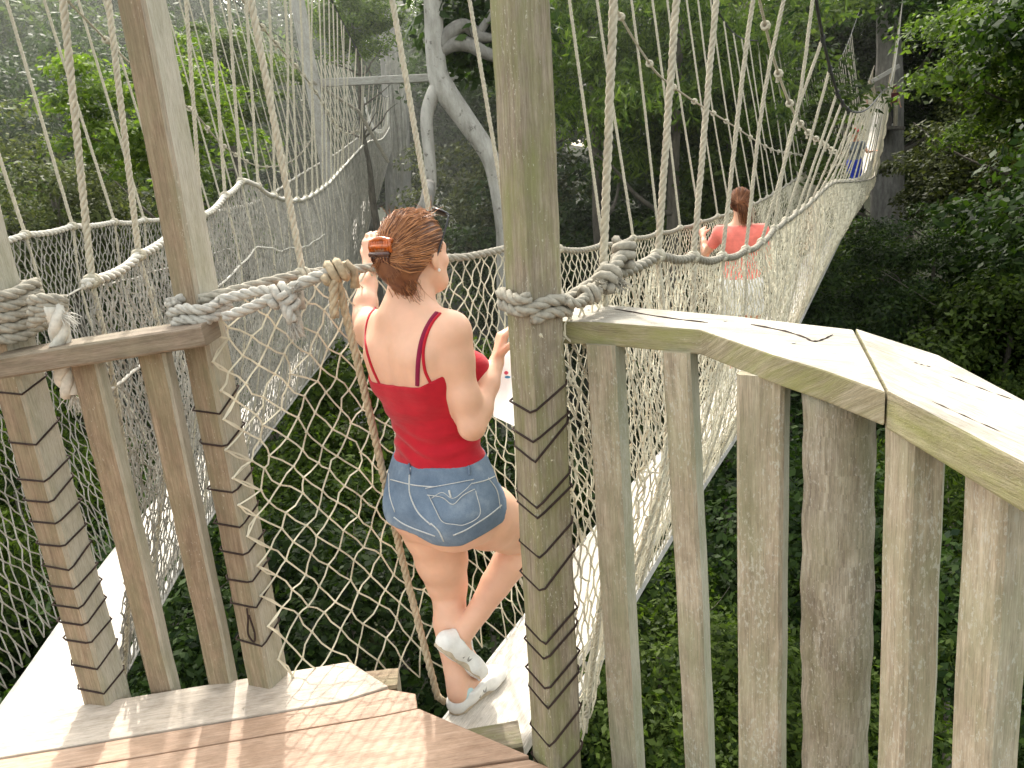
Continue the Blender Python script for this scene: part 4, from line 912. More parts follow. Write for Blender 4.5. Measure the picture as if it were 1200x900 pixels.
TORSO = [(-.10, .135, .095, 0, -.010), (-.05, .165, .110, 0, -.014), (0, .176, .112, 0, -.012), (.06, .162, .100, 0, -.004), (.12, .134, .086, 0, .004), (.17, .120, .080, 0, .006), (.22, .121, .083, 0, .002), (.29, .131, .094, 0, -.004), (.36, .138, .098, 0, -.008), (.42, .136, .088, 0, -.012), (.46, .120, .076, 0, -.012), (.50, .075, .06, 0, -.006), (.53, .052, .054, 0, .002)]
def person_body(fd, J, A, tall=1.0, female=True, hands=(None, None), feet=True, legs=True):
    # J: joints; A: pelvis axes (right, forward, up along the spine)
    r, f, u = A; s = tall; o = J['pelvis']; T = lambda x, y, z: o+r*x*s+f*y*s+u*z*s
    fd.loft(o, A, [tuple(v*s for v in q) for q in TORSO], .02)
    for g, k in ((-1, 'l'), (1, 'r')):
        sh = J['sh_'+k]
        fd.cap(T(g*.05, -.008, .475), sh, .048*s, .040*s, .05); fd.cap(T(g*.07, -.06, .40), T(g*.075, -.055, .33), .042*s, .030*s, .05)      # shoulder yoke, shoulder blade
        fd.cap(T(g*.09, 0, .40), sh-u*.01, .052*s, .042*s, .05)
        fd.cap(T(g*.068, -.050, -.030), T(g*.072, -.040, -.048), .074*s, .072*s, .05)                                                    # buttock
        if female: fd.ell(T(g*.072, .082, .315), A, (.058*s, .052*s, .056*s), .03)
        e, w = J['el_'+k], J['wr_'+k]; ab = e-sh; wb = w-e
        fd.chain([(sh, .042*s), (sh+ab*.3, .0395*s), (sh+ab*.7, .0345*s), (e, .0315*s)], .03)
        fd.chain([(e, .0315*s), (e+wb*.25, .034*s), (e+wb*.65, .027*s), (w, .0205*s)], .02)
        if legs:
            h, kn, an = J['hip_'+k], J['kn_'+k], J['an_'+k]; th = kn-h; sh_ = an-kn
            back = (-f).normalized(); bend = (th.normalized()-sh_.normalized()); bk = bend.normalized()*-1 if bend.length > .3 else back
            fd.chain([(h, .088*s), (h+th*.3, .086*s), (h+th*.65, .070*s), (h+th*.9, .055*s), (kn, .051*s)], .03 if k == 'l' else .025)
            bk = (bk-sh_*bk.dot(sh_)/sh_.length_squared); bk = bk.normalized() if bk.length > .01 else back
            fd.chain([(kn, .050*s), (kn+sh_*.12+bk*.008, .047*s), (kn+sh_*.30+bk*.014*s, .050*s), (kn+sh_*.5+bk*.009*s, .044*s), (kn+sh_*.75, .0335*s), (an, .030*s)], .007)
    # furrow of the spine is left between the shoulder blades
    nb = J['neck']; hc = J['head']; fd.chain([(nb-(hc-nb).normalized()*.05, .058*s), (nb+(hc-nb)*.3, .049*s), (nb+(hc-nb)*.7, .047*s)], .035)
    return T

# ---- the woman in red
def hv(h): a = math.radians(h); return V((math.sin(a), math.cos(a), 0))
W = thing('person', 'woman in red tank top and denim shorts stepping onto the bridge with a white paper', 'woman', tuple(PZ(548, 838, -.15)))
J = {}; J['pelvis'] = PY(521, 578, 2.40); J['neck'] = PY(479, 350, 2.38)
u = (J['neck']-J['pelvis']).normalized(); tor = (J['neck']-J['pelvis']).length
f = hv(42); f = (f-u*f.dot(u)).normalized(); r = f.cross(u); A = (r, f, u); ks = tor/.53
J['hip_l'] = J['pelvis']-r*.085-u*.03; J['hip_r'] = J['pelvis']+r*.085-u*.03
J['kn_l'] = reach(J['hip_l'], 526, 693, .385, True); J['an_l'] = PZ(536, 812, -.085)
J['kn_r'] = reach(J['hip_r'], 622, 630, .39, True); J['an_r'] = reach(J['kn_r'], 541, 744, .38, False)
J['sh_l'] = PY(438, 386, 2.40+.12); J['sh_r'] = PY(527, 388, 2.40-.105)
J['el_l'] = reach(J['sh_l'], 427, 372, .26, True); J['wr_l'] = reach(J['el_l'], 433, 312, .22, True)
J['el_r'] = reach(J['sh_r'], 553, 500, .28, True); J['wr_r'] = reach(J['el_r'], 582, 424, .235, True)
hu = V((-.02, .02, 1)).normalized(); hf = hv(36); hf = (hf-hu*hf.dot(hu)+hu*-.02).normalized(); hr = hf.cross(hu).normalized(); hu = hr.cross(hf)
J['head'] = PY(488, 297, 2.40)
_jp = np.array([tuple(v) for v in J.values()]); fd = Field(tuple(_jp.min(0)-.17), tuple(_jp.max(0)+.15), .005)
T = person_body(fd, J, A, ks)
HP = headshape(fd, J['head'], hr, hf, hu, 1.0)
fl = (J['wr_l']-J['el_l']).normalized(); hand(fd, J['wr_l'], (PY(434, 280, J['wr_l'].y+.02)-J['wr_l']).normalized(), (.6, .75, -.1), 1, .55, sc=.98)
fr = (J['wr_r']-J['el_r']).normalized(); hd_r = (PY(588, 396, J['wr_r'].y+.02)-J['wr_r']).normalized(); hand(fd, J['wr_r'], hd_r, (.9, .3, -.15), -1, .62, sc=.96)
zpl = -.157
hl = PZ(537, 832, zpl+.004); tl = hl+hv(38)*.235; hl = hl-hv(38)*.02
foot(fd, hl+V((0, 0, .006)), tl, (0, 0, 1), -.006)
an = J['an_r']; td = (PY(572, 803, an.y+.055)-PY(512, 760, an.y-.06)).normalized(); shd = (J['kn_r']-an).normalized(); upr = (shd-td*shd.dot(td)).normalized()
hrr = an-upr*.075-td*.055; trr = hrr+td*.235
foot(fd, hrr, trr, upr, -.006)
sl_, P_ = fd.sub(fd.lo, fd.lo+fd.n*fd.res); q_ = ((P_-np.array(tuple(J['pelvis'])))@np.array([tuple(v) for v in A]).T)/ks; x_, y_, z_ = q_[..., 0], q_[..., 1], q_[..., 2]
bk_ = (y_ < .0)*np.clip((z_-.05)/.05, 0, 1)*np.clip((.50-z_)/.06, 0, 1)
fd.F[sl_] += (bk_*(.0045*np.exp(-(x_/.014)**2)+.003*np.exp(-((np.abs(x_)-.042-.25*np.clip(z_-.33, 0, 1))/.012)**2)*np.exp(-((z_-.37)/.06)**2)-.0016*np.exp(-(x_/.006)**2)*(.5+.5*np.sin(z_*190))*np.clip((z_-.38)/.04, 0, 1))).astype(np.float32)
del P_, q_, x_, y_, z_, bk_
body = link('body', fd.mesh('body', M_SKIN, 3), W)
eyes(HP, 1, W, M_PAPER, M_BLACK)
# shoes: hollow at the ankle
for h_, t_, u_, an_ in ((hl, tl, V((0, 0, 1)), J['an_l']), (hrr, trr, upr, an)):
    c_ = (h_+t_)/2; q = Field(tuple(c_-V((.22, .22, .2))), tuple(c_+V((.22, .22, .22))), .0035)
    Q, d_, uu, ss_ = foot(q, h_, t_, u_, .008); hp = np.array(tuple(h_)); un = np.array(tuple(uu)); dn_ = np.array(tuple(d_)); L_f = (t_-h_).length
    q.cut(lambda P: (P-hp)@un-(.070-.040*np.clip(((P-hp)@dn_)/L_f-.0, 0, 1)+.030*np.clip(.12-((P-hp)@dn_)/L_f, 0, 1)/.12+.04*np.clip(((P-hp)@dn_)/L_f-.38, 0, .25)))
    sh = link('shoe', q.mesh('shoe', M_SHOE, 2), W); solemesh('sole', h_-u_*.002, t_-u_*.002, u_, M_SOLE, sh)
    ck = Field(tuple(an_-V((.1, .1, .12))), tuple(an_+V((.1, .1, .1))), .004); ck.cap(an_-u_*.0, h_+d_*.055+u_*.05, .0335, .036, 0); link('sock', ck.mesh('sock', M_SOCK, 1), W)
    mb = MB()
    for k in range(4):
        a_ = .40+.075*k; zt_ = .078-.30*(a_-.40)*.55
        tube(mb, smooth_path([Q(a_, -.024, zt_-.012), Q(a_+.01, 0, zt_+.006), Q(a_+.045, .024, zt_-.014)], 5), .0028, 5)
    mb.build('shoelace', M_SHOE, sh, True)
    mb = MB()
    for sg_ in (-1, 1):
        mb = MB(); tube(mb, smooth_path([Q(.34, sg_*.041, .020), Q(.40, sg_*.036, .045), Q(.46, sg_*.041, .022), Q(.52, sg_*.036, .043), Q(.58, sg_*.041, .022)], 4), .003, 5); mb.build('side_stripe', M_METAL, sh, True)
# tank top: the torso grown by the cloth thickness, cut at hem and neckline
o = np.array(tuple(J['pelvis'])); Am = np.array([tuple(v) for v in A])
def loc(P): return ((P-o)@Am.T)/ks
tk = Field((-.60, 1.95, .40), (.30, 2.85, 1.35), .0045)
rows = [tuple(v*ks for v in q) for q in TORSO]; tk.loft(J['pelvis'], A, rows, .02, .007)
for g in (-1, 1):
    tk.ell(T(g*.072, .086, .312), A, (.068*ks, .062*ks, .064*ks), .03); tk.cap(T(g*.07, -.058, .40), T(g*.075, -.055, .33), .048*ks, .036*ks, .05)
    tk.cap(T(g*.068, -.050, -.030), T(g*.072, -.040, -.048), .081*ks, .078*ks, .05)
def top_cut(P):
    q = loc(P); x, y, z = q[..., 0], q[..., 1], q[..., 2]
    neck = .338+.9*np.clip(np.abs(x)-.09, 0, .1)*.5+.055*np.clip((y+.02)/.09, 0, 1.2); hem = .104+.003*np.sin(x*26)+.006*np.sin(x*9+1)
    return np.maximum(z-neck, hem-z)*ks
tk.cut(top_cut)
def wrinkle(P):
    q = loc(P); x, y, z = q[..., 0], q[..., 1], q[..., 2]
    return .0048*np.sin(z*135+9*x+3*np.sin(x*22))*np.exp(-((z-.155)/.055)**2)+.003*np.sin(z*90-14*x)*np.exp(-((z-.25)/.05)**2)
sl_, P_ = tk.sub(tk.lo, tk.lo+tk.n*tk.res); tk.F[sl_] += wrinkle(P_).astype(np.float32)
link('tank_top', tk.mesh('tank_top', M_TOP, 2), W)
# denim shorts
sh_ = Field((-.60, 1.95, .25), (.40, 3.0, .95), .0045); sh_.loft(J['pelvis'], A, rows, .02, .010)
for g, k in ((-1, 'l'), (1, 'r')):
    sh_.cap(T(g*.068, -.050, -.030), T(g*.072, -.040, -.050), .084*ks, .082*ks, .03)
    h, kn = J['hip_'+k], J['kn_'+k]; th = kn-h; sh_.chain([(h, .097*ks), (h+th*.3, .100*ks), (h+th*.5, .098*ks)], .02)
hemp = [(np.array(tuple(J['hip_'+k]+(J['kn_'+k]-J['hip_'+k])*(.22 if k == 'l' else .14))), np.array(tuple((J['kn_'+k]-J['hip_'+k]).normalized())), g) for g, k in ((-1, 'l'), (1, 'r'))]
def short_cut(P):
    q = loc(P); x = q[..., 0]; c = (q[..., 2]-.116)*ks
    dl = (P-hemp[0][0])@hemp[0][1]; dr = (P-hemp[1][0])@hemp[1][1]
    w8 = np.clip(x/.05+.5, 0, 1); leg = dl*(1-w8)+dr*w8
    flo = np.interp(x, [-.19, -.13, -.04, .02, .07, .13, .2], [-.040, -.046, -.054, -.062, -.078, -.082, -.050])
    return np.maximum(np.maximum(c, leg), (flo-q[..., 2])*ks)
sh_.cut(short_cut); shorts = link('denim_shorts', sh_.mesh('denim_shorts', M_DENIM, 2), W)
def bvh(o_): me = o_.data; return BVHTree.FromPolygons([v.co[:] for v in me.vertices], [p.vertices[:] for p in me.polygons])
bs = bvh(shorts); bb = bvh(body); btk = bvh(W.children[[c.name for c in W.children].index('tank_top')])
def onsurf(bv, px, py, off=.003, alt=None):
    d = ray(px, py).normalized(); hit = bv.ray_cast(EYEP, d)
    if hit[0] is None: return None
    return hit[0]+hit[1]*off*(1 if hit[1].dot(d) < 0 else -1)
def seam(bv, pts, R, name, m, parent, off=.002, flat=False, n=6, sides=5):
    P = [onsurf(bv, a, b, off) for a, b in [tuple(p[:2]) for p in smooth_path([(x, y, 0) for x, y in pts], n)]]
    P = [p for p in P if p is not None]
    if len(P) > 2: mb = MB(); tube(mb, P, R, sides); return mb.build(name, m, parent, True)
seam(bs, [(458, 562), (490, 569), (530, 570), (565, 564), (582, 557)], .0018, 'stitching', M_THREAD, shorts, .0015)
seam(bs, [(481, 548), (480, 562), (481, 580), (490, 600), (505, 615)], .0024, 'back_seam', M_THREAD, shorts, .0012)
seam(bs, [(456, 555), (457, 580), (463, 600)], .0018, 'stitching', M_THREAD, shorts, .0012); seam(bs, [(572, 560), (582, 575), (586, 596)], .0016, 'stitching', M_THREAD, shorts, .0012)
seam(bs, [(462, 606), (472, 613), (485, 619), (510, 628)], .0022, 'hem', M_THREAD, shorts, .0015); seam(bs, [(531, 627), (545, 621), (560, 612), (575, 602), (587, 592)], .0022, 'hem', M_THREAD, shorts, .0015); seam(bs, [(505, 613), (514, 622), (520, 634)], .0024, 'inseam', M_THREAD, shorts, .0012)
# pocket: an appliqued patch with a pointed flap
def patch(bv, outline, name, m, parent, off, rings=5):
    cx0 = sum(p[0] for p in outline)/len(outline); cy0 = sum(p[1] for p in outline)/len(outline); mb = MB(); vs = []; n = len(outline)
    for k in range(rings+1):
        t = k/rings
        for x, y in outline: vs.append(onsurf(bv, cx0+(x-cx0)*t, cy0+(y-cy0)*t, off if k < rings else off*.15))
    if any(v is None for v in vs): return None
    fs = [(k*n+i, k*n+(i+1) % n, (k+1)*n+(i+1) % n, (k+1)*n+i) for k in range(rings) for i in range(n)]; mb.add(vs, fs); return mb.build(name, m, parent, True)
def dense(o_, k=5): return [tuple(np.array(o_[i])*(1-t)+np.array(o_[(i+1) % len(o_)])*t) for i in range(len(o_)) for t in np.arange(k)/k]
pk = patch(bs, dense([(500, 572), (556, 562), (563, 602), (545, 615), (518, 612)]), 'pocket', M_DENIM, shorts, .003)
if pk:
    patch(bs, dense([(499, 571), (555, 561), (556, 573), (543, 580), (531, 591), (519, 583), (502, 580)]), 'pocket_flap', M_DENIM, pk, .0055)
    seam(bs, [(500, 572), (528, 567), (555, 562)], .0013, 'stitching', M_THREAD, pk, .0065); seam(bs, [(502, 580), (519, 583), (531, 591), (543, 580), (556, 573)], .0013, 'stitching', M_THREAD, pk, .0065, n=5)
    seam(bs, [(507, 584), (519, 577), (531, 584), (544, 575), (553, 566)], .0011, 'stitching', M_THREAD, pk, .0065); seam(bs, [(503, 580), (511, 597), (519, 611), (532, 614), (545, 614), (562, 602), (557, 575)], .0013, 'stitching', M_THREAD, pk, .0042)
    seam(bs, [(527, 574), (529, 583)], .003, 'stitching', M_THREAD, pk, .0065, n=6)
seam(bs, [(480, 545), (481, 556)], .004, 'belt_loop', M_DENIM, shorts, .004); seam(bs, [(549, 546), (550, 557)], .004, 'belt_loop', M_DENIM, shorts, .004)
# straps: flat ribbons lying on the shoulders
def ribbon(pts, wd, name, m, parent, off=.003):
    Pn = []
    for a, b in [tuple(p[:2]) for p in smooth_path([(x, y, 0) for x, y in pts], 6)]:
        d = ray(a, b).normalized(); h = bb.ray_cast(EYEP, d)
        if h[0] is not None: Pn.append((h[0], h[1]))
    if len(Pn) < 3: return
    mb = MB(); vs = []; k = len(Pn)
    for i, (p, n_) in enumerate(Pn):
        t = (Pn[min(i+1, k-1)][0]-Pn[max(i-1, 0)][0]).normalized(); s_ = t.cross(n_).normalized()
        for e, q in ((-1, .2), (-.8, 1), (.8, 1), (1, .2)): vs.append(p+s_*e*wd/2+n_*off*q)
    mb.add(vs, [(i*4+j, i*4+j+1, i*4+j+5, i*4+j+4) for i in range(k-1) for j in range(3)]); return mb.build(name, m, parent, True)
tank = [c for c in W.children if c.name.startswith('tank_top')][0]
ribbon([(446, 452), (436, 430), (429, 405), (429, 385), (433, 370), (440, 361)], .010, 'strap', M_TOP, tank); ribbon([(506, 452), (498, 434), (496, 412), (500, 393), (507, 378), (516, 367)], .009, 'strap', M_TOP, tank)
ribbon([(489, 452), (490, 425), (493, 404), (498, 388), (505, 375), (512, 366)], .013, 'bra_strap', M_STRAP, W)
# hair swept up into a claw clip
hd = Field(tuple(J['head']-V((.2, .2, .25))), tuple(J['head']+V((.2, .2, .2))), .004); ax = (hr, hf, hu); hc = np.array(tuple(J['head'])); HA = np.array([tuple(v) for v in ax])
hd.ell(HP(0, -.013, .030), ax, (.083, .104, .094), .02); hd.ell(HP(0, -.055, -.01), ax, (.068, .055, .060), .04); hd.cap(HP(0, -.06, -.04), HP(0, -.055, -.075), .045, .026, .04)
def hair_cut(P):
    q = (P-hc)@HA.T; x, y, z = q[..., 0], q[..., 1], q[..., 2]
    return np.maximum(y-(.045+.35*z-.25*np.abs(x)*(z < .03)), (-.010-z)*.9+(y+.02)*1.0*(z < 0)-.0)
hd.cut(hair_cut)
hd.chain([(HP(.01, -.080, -.065), .034), (HP(.008, -.100, -.03), .040), (HP(.004, -.106, .01), .034), (HP(.004, -.100, .045), .020)], .035)   # the twist
hd.chain([(HP(.02, -.085, -.05), .022), (HP(.022, -.072, -.09), .016), (HP(.024, -.062, -.125), .007)], .02)
hair = link('hair', hd.mesh('hair', M_HAIR, 2), W); bh = bvh(hair)
mb = MB(); g = np.random.default_rng(12); tone = []; clip = HP(.006, -.104, .01); ctr = HP(0, -.015, .02)
def strand(P, R):
    n0 = len(mb.f); tube(mb, P, R, 3, False); tone.extend([float(np.clip(g.normal(.35, .3), 0, 1))]*(len(mb.f)-n0))
for k in range(620):
    th = g.uniform(-2.5, 2.5); ph = g.uniform(-.55, 1.35)
    d0 = (hr*math.sin(th)*math.cos(ph)+hf*math.cos(th)*math.cos(ph)+hu*math.sin(ph)).normalized()
    if (d0.dot(hf) > .75): continue
    d1 = (clip-ctr).normalized(); P = []
    for t in np.linspace(0, 1, 9):
        d = (d0*(1-t)+d1*t+V(tuple(g.normal(0, .006, 3)))).normalized(); h = bh.ray_cast(ctr+d*.3, -d)
        if h[0] is not None and (h[0]-ctr).length > .06: P.append(h[0]+d*(.002+.004*abs(g.normal())*math.sin(math.pi*t)))
    if len(P) > 4: strand(P, np.interp(np.linspace(0, 1, len(P)), [0, .2, .8, 1], [.0006, .0013, .0013, .0007]))
for k in range(150):           # loose ends below the clip and flyaways
    p = HP(g.uniform(-.02, .05), -.10+g.uniform(-.015, .02), g.uniform(-.09, -.01)); L = g.uniform(.03, .085); dx = g.uniform(-.25, .5)
    P = [p, p-hu*L*.4+hr*dx*L*.3+hf*g.uniform(0, .3)*L, p-hu*L*.75+hr*dx*L*.5+hf*g.uniform(.2, .6)*L, p-hu*L+hr*dx*L*.8+hf*g.uniform(.2, .8)*L]; strand(smooth_path(P, 3), np.linspace(.0013, .0004, 10))
for k in range(130):
    a = g.uniform(0, 6.28); p = HP(.008+.022*math.cos(a), -.112+.02*math.sin(a)*.3, .01+.03*math.sin(a)); e = p+(hr*math.cos(a)+hu*math.sin(a)*.8-hf*.5).normalized()*g.uniform(.02, .05)
    strand(smooth_path([p, (p+e)/2-hf*.012, e-hu*.012], 4), np.linspace(.0012, .0004, 9))
for k in range(70):
    th = g.uniform(-2, 2); d = (hr*math.sin(th)*.6+hu*.8+hf*math.cos(th)*.5).normalized(); p = ctr+d*.098; q = p+d*.012+V(tuple(g.normal(0, .02, 3))); strand([p, (p+q)/2+d*.006, q], [.0008, .0007, .0004])
ho = mb.build('hair_strands', M_HAIR, hair, True); at_ = ho.data.attributes.new('tone', 'FLOAT', 'FACE'); at_.data.foreach_set('value', np.array(tone, np.float32))
# claw clip
CL = MB(); cp = HP(.002, -.140, .022)
for k in range(9):
    x = (k-4)*.0085; P = [cp+hr*x*.5+hu*.026+hf*.022, cp+hr*x+hu*.030, cp+hr*x*1.1-hf*.008+hu*.016, cp+hr*x*1.1-hf*.006-hu*.004]; tube(CL, smooth_path(P, 4), [.0045]*13, 6)
tube(CL, smooth_path([cp-hr*.04+hu*.026, cp+hu*.034-hf*.004, cp+hr*.04+hu*.026], 6), .007, 7); tube(CL, smooth_path([cp-hr*.036+hu*.012-hf*.008, cp+hu*.014-hf*.012, cp+hr*.036+hu*.012-hf*.008], 6), .006, 7)
clipo = CL.build('hair_clip', M_CLIP, W, True); CL = MB()
for k in range(7):
    x = (k-3)*.010; P = [cp+hr*x-hu*.004-hf*.008, cp+hr*x-hu*.022-hf*.012, cp+hr*x*.9-hu*.042, cp+hr*x*.7-hu*.055+hf*.02]; tube(CL, smooth_path(P, 4), np.linspace(.0045, .002, 13), 6)
tube(CL, smooth_path([cp-hr*.036-hu*.008-hf*.01, cp-hu*.008-hf*.016, cp+hr*.036-hu*.008-hf*.01], 6), .008, 7); CL.build('claw', M_CLIPD, clipo, True)
# sunglasses pushed up on the head
sg = MB(); tube(sg, smooth_path([HP(.084, -.01, -.01), HP(.088, .005, .02), HP(.088, .04, .070), HP(.082, .062, .098)], 6), .0028, 5); tube(sg, smooth_path([HP(-.084, -.01, -.01), HP(-.088, .005, .02), HP(-.088, .04, .070), HP(-.082, .062, .098)], 6), .0028, 5)
tube(sg, smooth_path([HP(-.082, .062, .098), HP(-.03, .085, .112), HP(.03, .085, .112), HP(.082, .062, .098)], 6), .003, 5); sgo = sg.build('sunglasses', M_BLACK, W, True)
for g_ in (-1, 1):
    q = Field(tuple(HP(g_*.045, .078, .105)-V((.06, .06, .06))), tuple(HP(g_*.045, .078, .105)+V((.06, .06, .06))), .003); n_ = (hf*.5+hu*.85+hr*.25*g_).normalized(); s1 = hr; s2 = n_.cross(s1).normalized(); s1 = s2.cross(n_)
    q.ell(HP(g_*.043, .078, .108), (s1, s2, n_), (.034, .026, .006), 0); link('lens', q.mesh('lens', M_BLACK, 1), sgo)
er = Field(tuple(HP(.078, -.002, -.05)-V((.02, .02, .02))), tuple(HP(.078, -.002, -.05)+V((.02, .02, .02))), .0015); er.cap(HP(.081, -.003, -.048), HP(.081, -.003, -.050), .004, .004, 0); link('earring', er.mesh('earring', M_PAPER, 1), W)
# the folded paper held in her right hand
hp = J['wr_r']+hd_r*.10
PA = thing('paper_bag', 'white paper with small coloured print held in the right hand of the woman in red', 'paper', tuple(hp))
def pp(px, py, dy): return PY(px, py, hp.y+dy)
mb = MB(); n1, n2 = 8, 12; vs = []
for j in range(n2+1):
    t = j/n2
    for i in range(n1+1):
        s_ = i/n1; px = (582-4*t)*(1-s_)+(606+16*t)*s_; py = (402+(488-402)*t)*(1-s_)+(404+(508-404)*t)*s_; vs.append(pp(px, py, .04+.012*math.sin(s_*5+t*3)+.010*math.sin(t*7)))
mb.add(vs, [(j*(n1+1)+i, j*(n1+1)+i+1, (j+1)*(n1+1)+i+1, (j+1)*(n1+1)+i) for j in range(n2) for i in range(n1)]); pso = mb.build('sheet', M_PAPER, PA, True)
M_PINK = plain('pink print', (.75, .12, .22), .6, .1); M_CYAN = plain('blue print', (.10, .42, .72), .6, .1); bp = bvh(pso)
for nm, cx0, cy0, a, b, m in (('pink_mark', 593.5, 437, 2.6, 2.2, M_PINK), ('blue_mark', 595, 442, 3.6, 1.6, M_CYAN), ('pink_mark', 603, 432, 2, 3, M_PINK)):
    mb = MB(); vs = []
    for k in range(10):
        h = onsurf(bp, cx0+a*math.cos(k*.628), cy0+b*math.sin(k*.628), .0015)
        if h is not None: vs.append(h)
    if len(vs) > 3: mb.add(vs, [tuple(range(len(vs)))]); mb.build(nm, m, pso)

# ---- the people farther along
def walker(label, base, head_h, heading, skin, topm, botm, hairm, res, arms, shorts=True, cap=None, tail=True, sleeves=True, lean=0.0, stride=.12, skirt=False, trousers=False):
    s = head_h/1.65; f0 = hv(heading); r0 = V((f0.y, -f0.x, 0)); B = V(base); u0 = V((0, 0, 1)) if not lean else (V((0, 0, 1))+f0*lean).normalized(); f1 = r0.cross(u0)*-1; f1 = u0.cross(r0)
    J = {}; J['pelvis'] = B+V((0, 0, .86*s)); J['neck'] = J['pelvis']+u0*.53*s; J['head'] = J['neck']+u0*.155*s+f0*.02*s
    for g, k in ((-1, 'l'), (1, 'r')):
        J['hip_'+k] = J['pelvis']+r0*g*.085*s-u0*.03*s; J['an_'+k] = B+r0*g*.07*s+f0*g*stride*s+V((0, 0, .075*s)); J['kn_'+k] = (J['hip_'+k]+J['an_'+k])/2+f0*.03*s
        J['sh_'+k] = J['pelvis']+r0*g*.165*s+u0*.445*s
        e, w = arms[0 if g < 0 else 1]; J['el_'+k] = J['sh_'+k]+(r0*e[0]+f0*e[1]+V((0, 0, e[2])))*s; J['wr_'+k] = J['el_'+k]+(r0*w[0]+f0*w[1]+V((0, 0, w[2])))*s
    t = thing('person', label, 'person', tuple(B)); A_ = (r0, f1, u0); lo = B-V((.75, .75, .05))*s; hi = B+V((.75, .75, 1.85))*s
    fd = Field(tuple(lo), tuple(hi), res); T = person_body(fd, J, A_, s); P = headshape(fd, J['head'], r0, f0, V((0, 0, 1)), s)
    for k in 'lr':
        d = (J['wr_'+k]-J['el_'+k]).normalized(); hand(fd, J['wr_'+k], d, f0 if abs(d.z) > .5 else V((0, 0, -1)), 1 if k == 'r' else -1, .5, sc=s)
        foot(fd, J['an_'+k]-V((0, 0, .072*s))-f0*.06*s, J['an_'+k]-V((0, 0, .072*s))+f0*.17*s, (0, 0, 1))
    link('body', fd.mesh('body', skin, 2), t)
    q = Field(tuple(lo), tuple(hi), res); q.loft(J['pelvis'], A_, [tuple(v*s for v in w_) for w_ in TORSO], .02, .012*s)
    for g, k in ((-1, 'l'), (1, 'r')):
        q.cap(T(g*.05, -.008, .475), J['sh_'+k], .062*s, .056*s, .05); q.cap(T(g*.10, 0, .40), J['sh_'+k]-u0*.01, .066*s, .056*s, .05); q.ell(T(g*.072, .084, .315), A_, (.066*s, .06*s, .064*s), .03)
        q.cap(T(g*.07, -.06, .40), T(g*.075, -.055, .33), .052*s, .04*s, .05); q.cap(T(g*.07, -.062, -.045), T(g*.075, -.05, -.07), .094*s, .09*s, .05)
        if sleeves: q.chain([(J['sh_'+k], .058*s), (J['sh_'+k]+(J['el_'+k]-J['sh_'+k])*.5, .053*s)], .03)
    pl = np.array(tuple(J['pelvis'])); un = np.array(tuple(u0)); q.cut(lambda P_: np.maximum(.045*s-(P_-pl)@un, (P_-pl)@un-.50*s)); link('shirt', q.mesh('shirt', topm, 2), t)
    q = Field(tuple(lo), tuple(hi), res); q.loft(J['pelvis'], A_, [tuple(v*s for v in w_) for w_ in TORSO], .02, .009*s)
    for g, k in ((-1, 'l'), (1, 'r')):
        q.cap(T(g*.07, -.062, -.045), T(g*.075, -.05, -.07), .089*s, .086*s, .05); h, kn, an_ = J['hip_'+k], J['kn_'+k], J['an_'+k]
        q.chain([(h, .102*s), (h+(kn-h)*.5, .096*s), (kn, .078*s)]+([(an_, .06*s)] if trousers else []), .04)
    lowz = (B.z+(.10 if trousers else .58)*s); q.cut(lambda P_: np.maximum((P_-pl)@un-.085*s, lowz-P_[..., 2])); link('trousers' if trousers else 'shorts', q.mesh('trousers' if trousers else 'shorts', botm, 2), t)
    q = Field(tuple(J['head']-V((.3, .3, .4))*s), tuple(J['head']+V((.3, .3, .3))*s), min(res, .006)); ax_ = (r0, f0, V((0, 0, 1))); q.ell(P(0, -.014, .030), ax_, (.084*s, .104*s, .094*s), .02); q.ell(P(0, -.05, -.02), ax_, (.066*s, .05*s, .06*s), .03)
    c0 = np.array(tuple(J['head'])); HA_ = np.array([tuple(v) for v in ax_]); q.cut(lambda P_: (lambda w_: np.maximum(w_[..., 1]-(.05+.35*w_[..., 2]), -.09-w_[..., 2]))(((P_-c0)@HA_.T)/s)*s)
    if tail: q.chain([(P(.005, -.09, .02), .034*s), (P(.03, -.125, .0), .038*s), (P(.05, -.125, -.06), .040*s), (P(.06, -.105, -.12), .030*s), (P(.062, -.10, -.16), .012*s)], .03)
    hz = link('hair', q.mesh('hair', hairm, 2), t)
    if tail:
        bt_ = bvh(hz); ct_ = P(0, -.02, .02); tl_ = (P(.01, -.11, .01)-ct_).normalized(); mb = MB(); g2 = np.random.default_rng(31); tn2 = []
        def st2(Q_):
            n0 = len(mb.f); tube(mb, Q_, np.linspace(.0016, .0008, len(Q_)), 3, False); tn2.extend([float(np.clip(g2.normal(.45, .3), 0, 1))]*(len(mb.f)-n0))
        for k in range(260):
            a_, e_ = g2.uniform(-2.3, 2.3), g2.uniform(-.4, 1.4); d0 = (r0*math.sin(a_)*math.cos(e_)+f0*math.cos(a_)*math.cos(e_)+V((0, 0, math.sin(e_)))).normalized(); Q_ = []
            if d0.dot(f0) > .7: continue
            for tt in np.linspace(0, 1, 8):
                d = (d0*(1-tt)+tl_*tt).normalized(); h_ = bt_.ray_cast(ct_+d*.35, -d)
                if h_[0] is not None: Q_.append(h_[0]+d*(.001+.005*abs(g2.normal())*math.sin(math.pi*tt)))
            if len(Q_) > 4: st2(Q_)
        for k in range(160):
            ax0, ay0 = g2.normal(0, .022), g2.normal(0, .016); Q_ = [P(.02+ax0*.5, -.125+ay0, .03), P(.05+ax0*1.3, -.145+ay0, -.03), P(.06+ax0*1.5, -.125+ay0*1.4, -.10), P(.062+ax0*1.4, -.11+ay0, -.15-g2.uniform(0, .05))]; st2(smooth_path(Q_, 3))
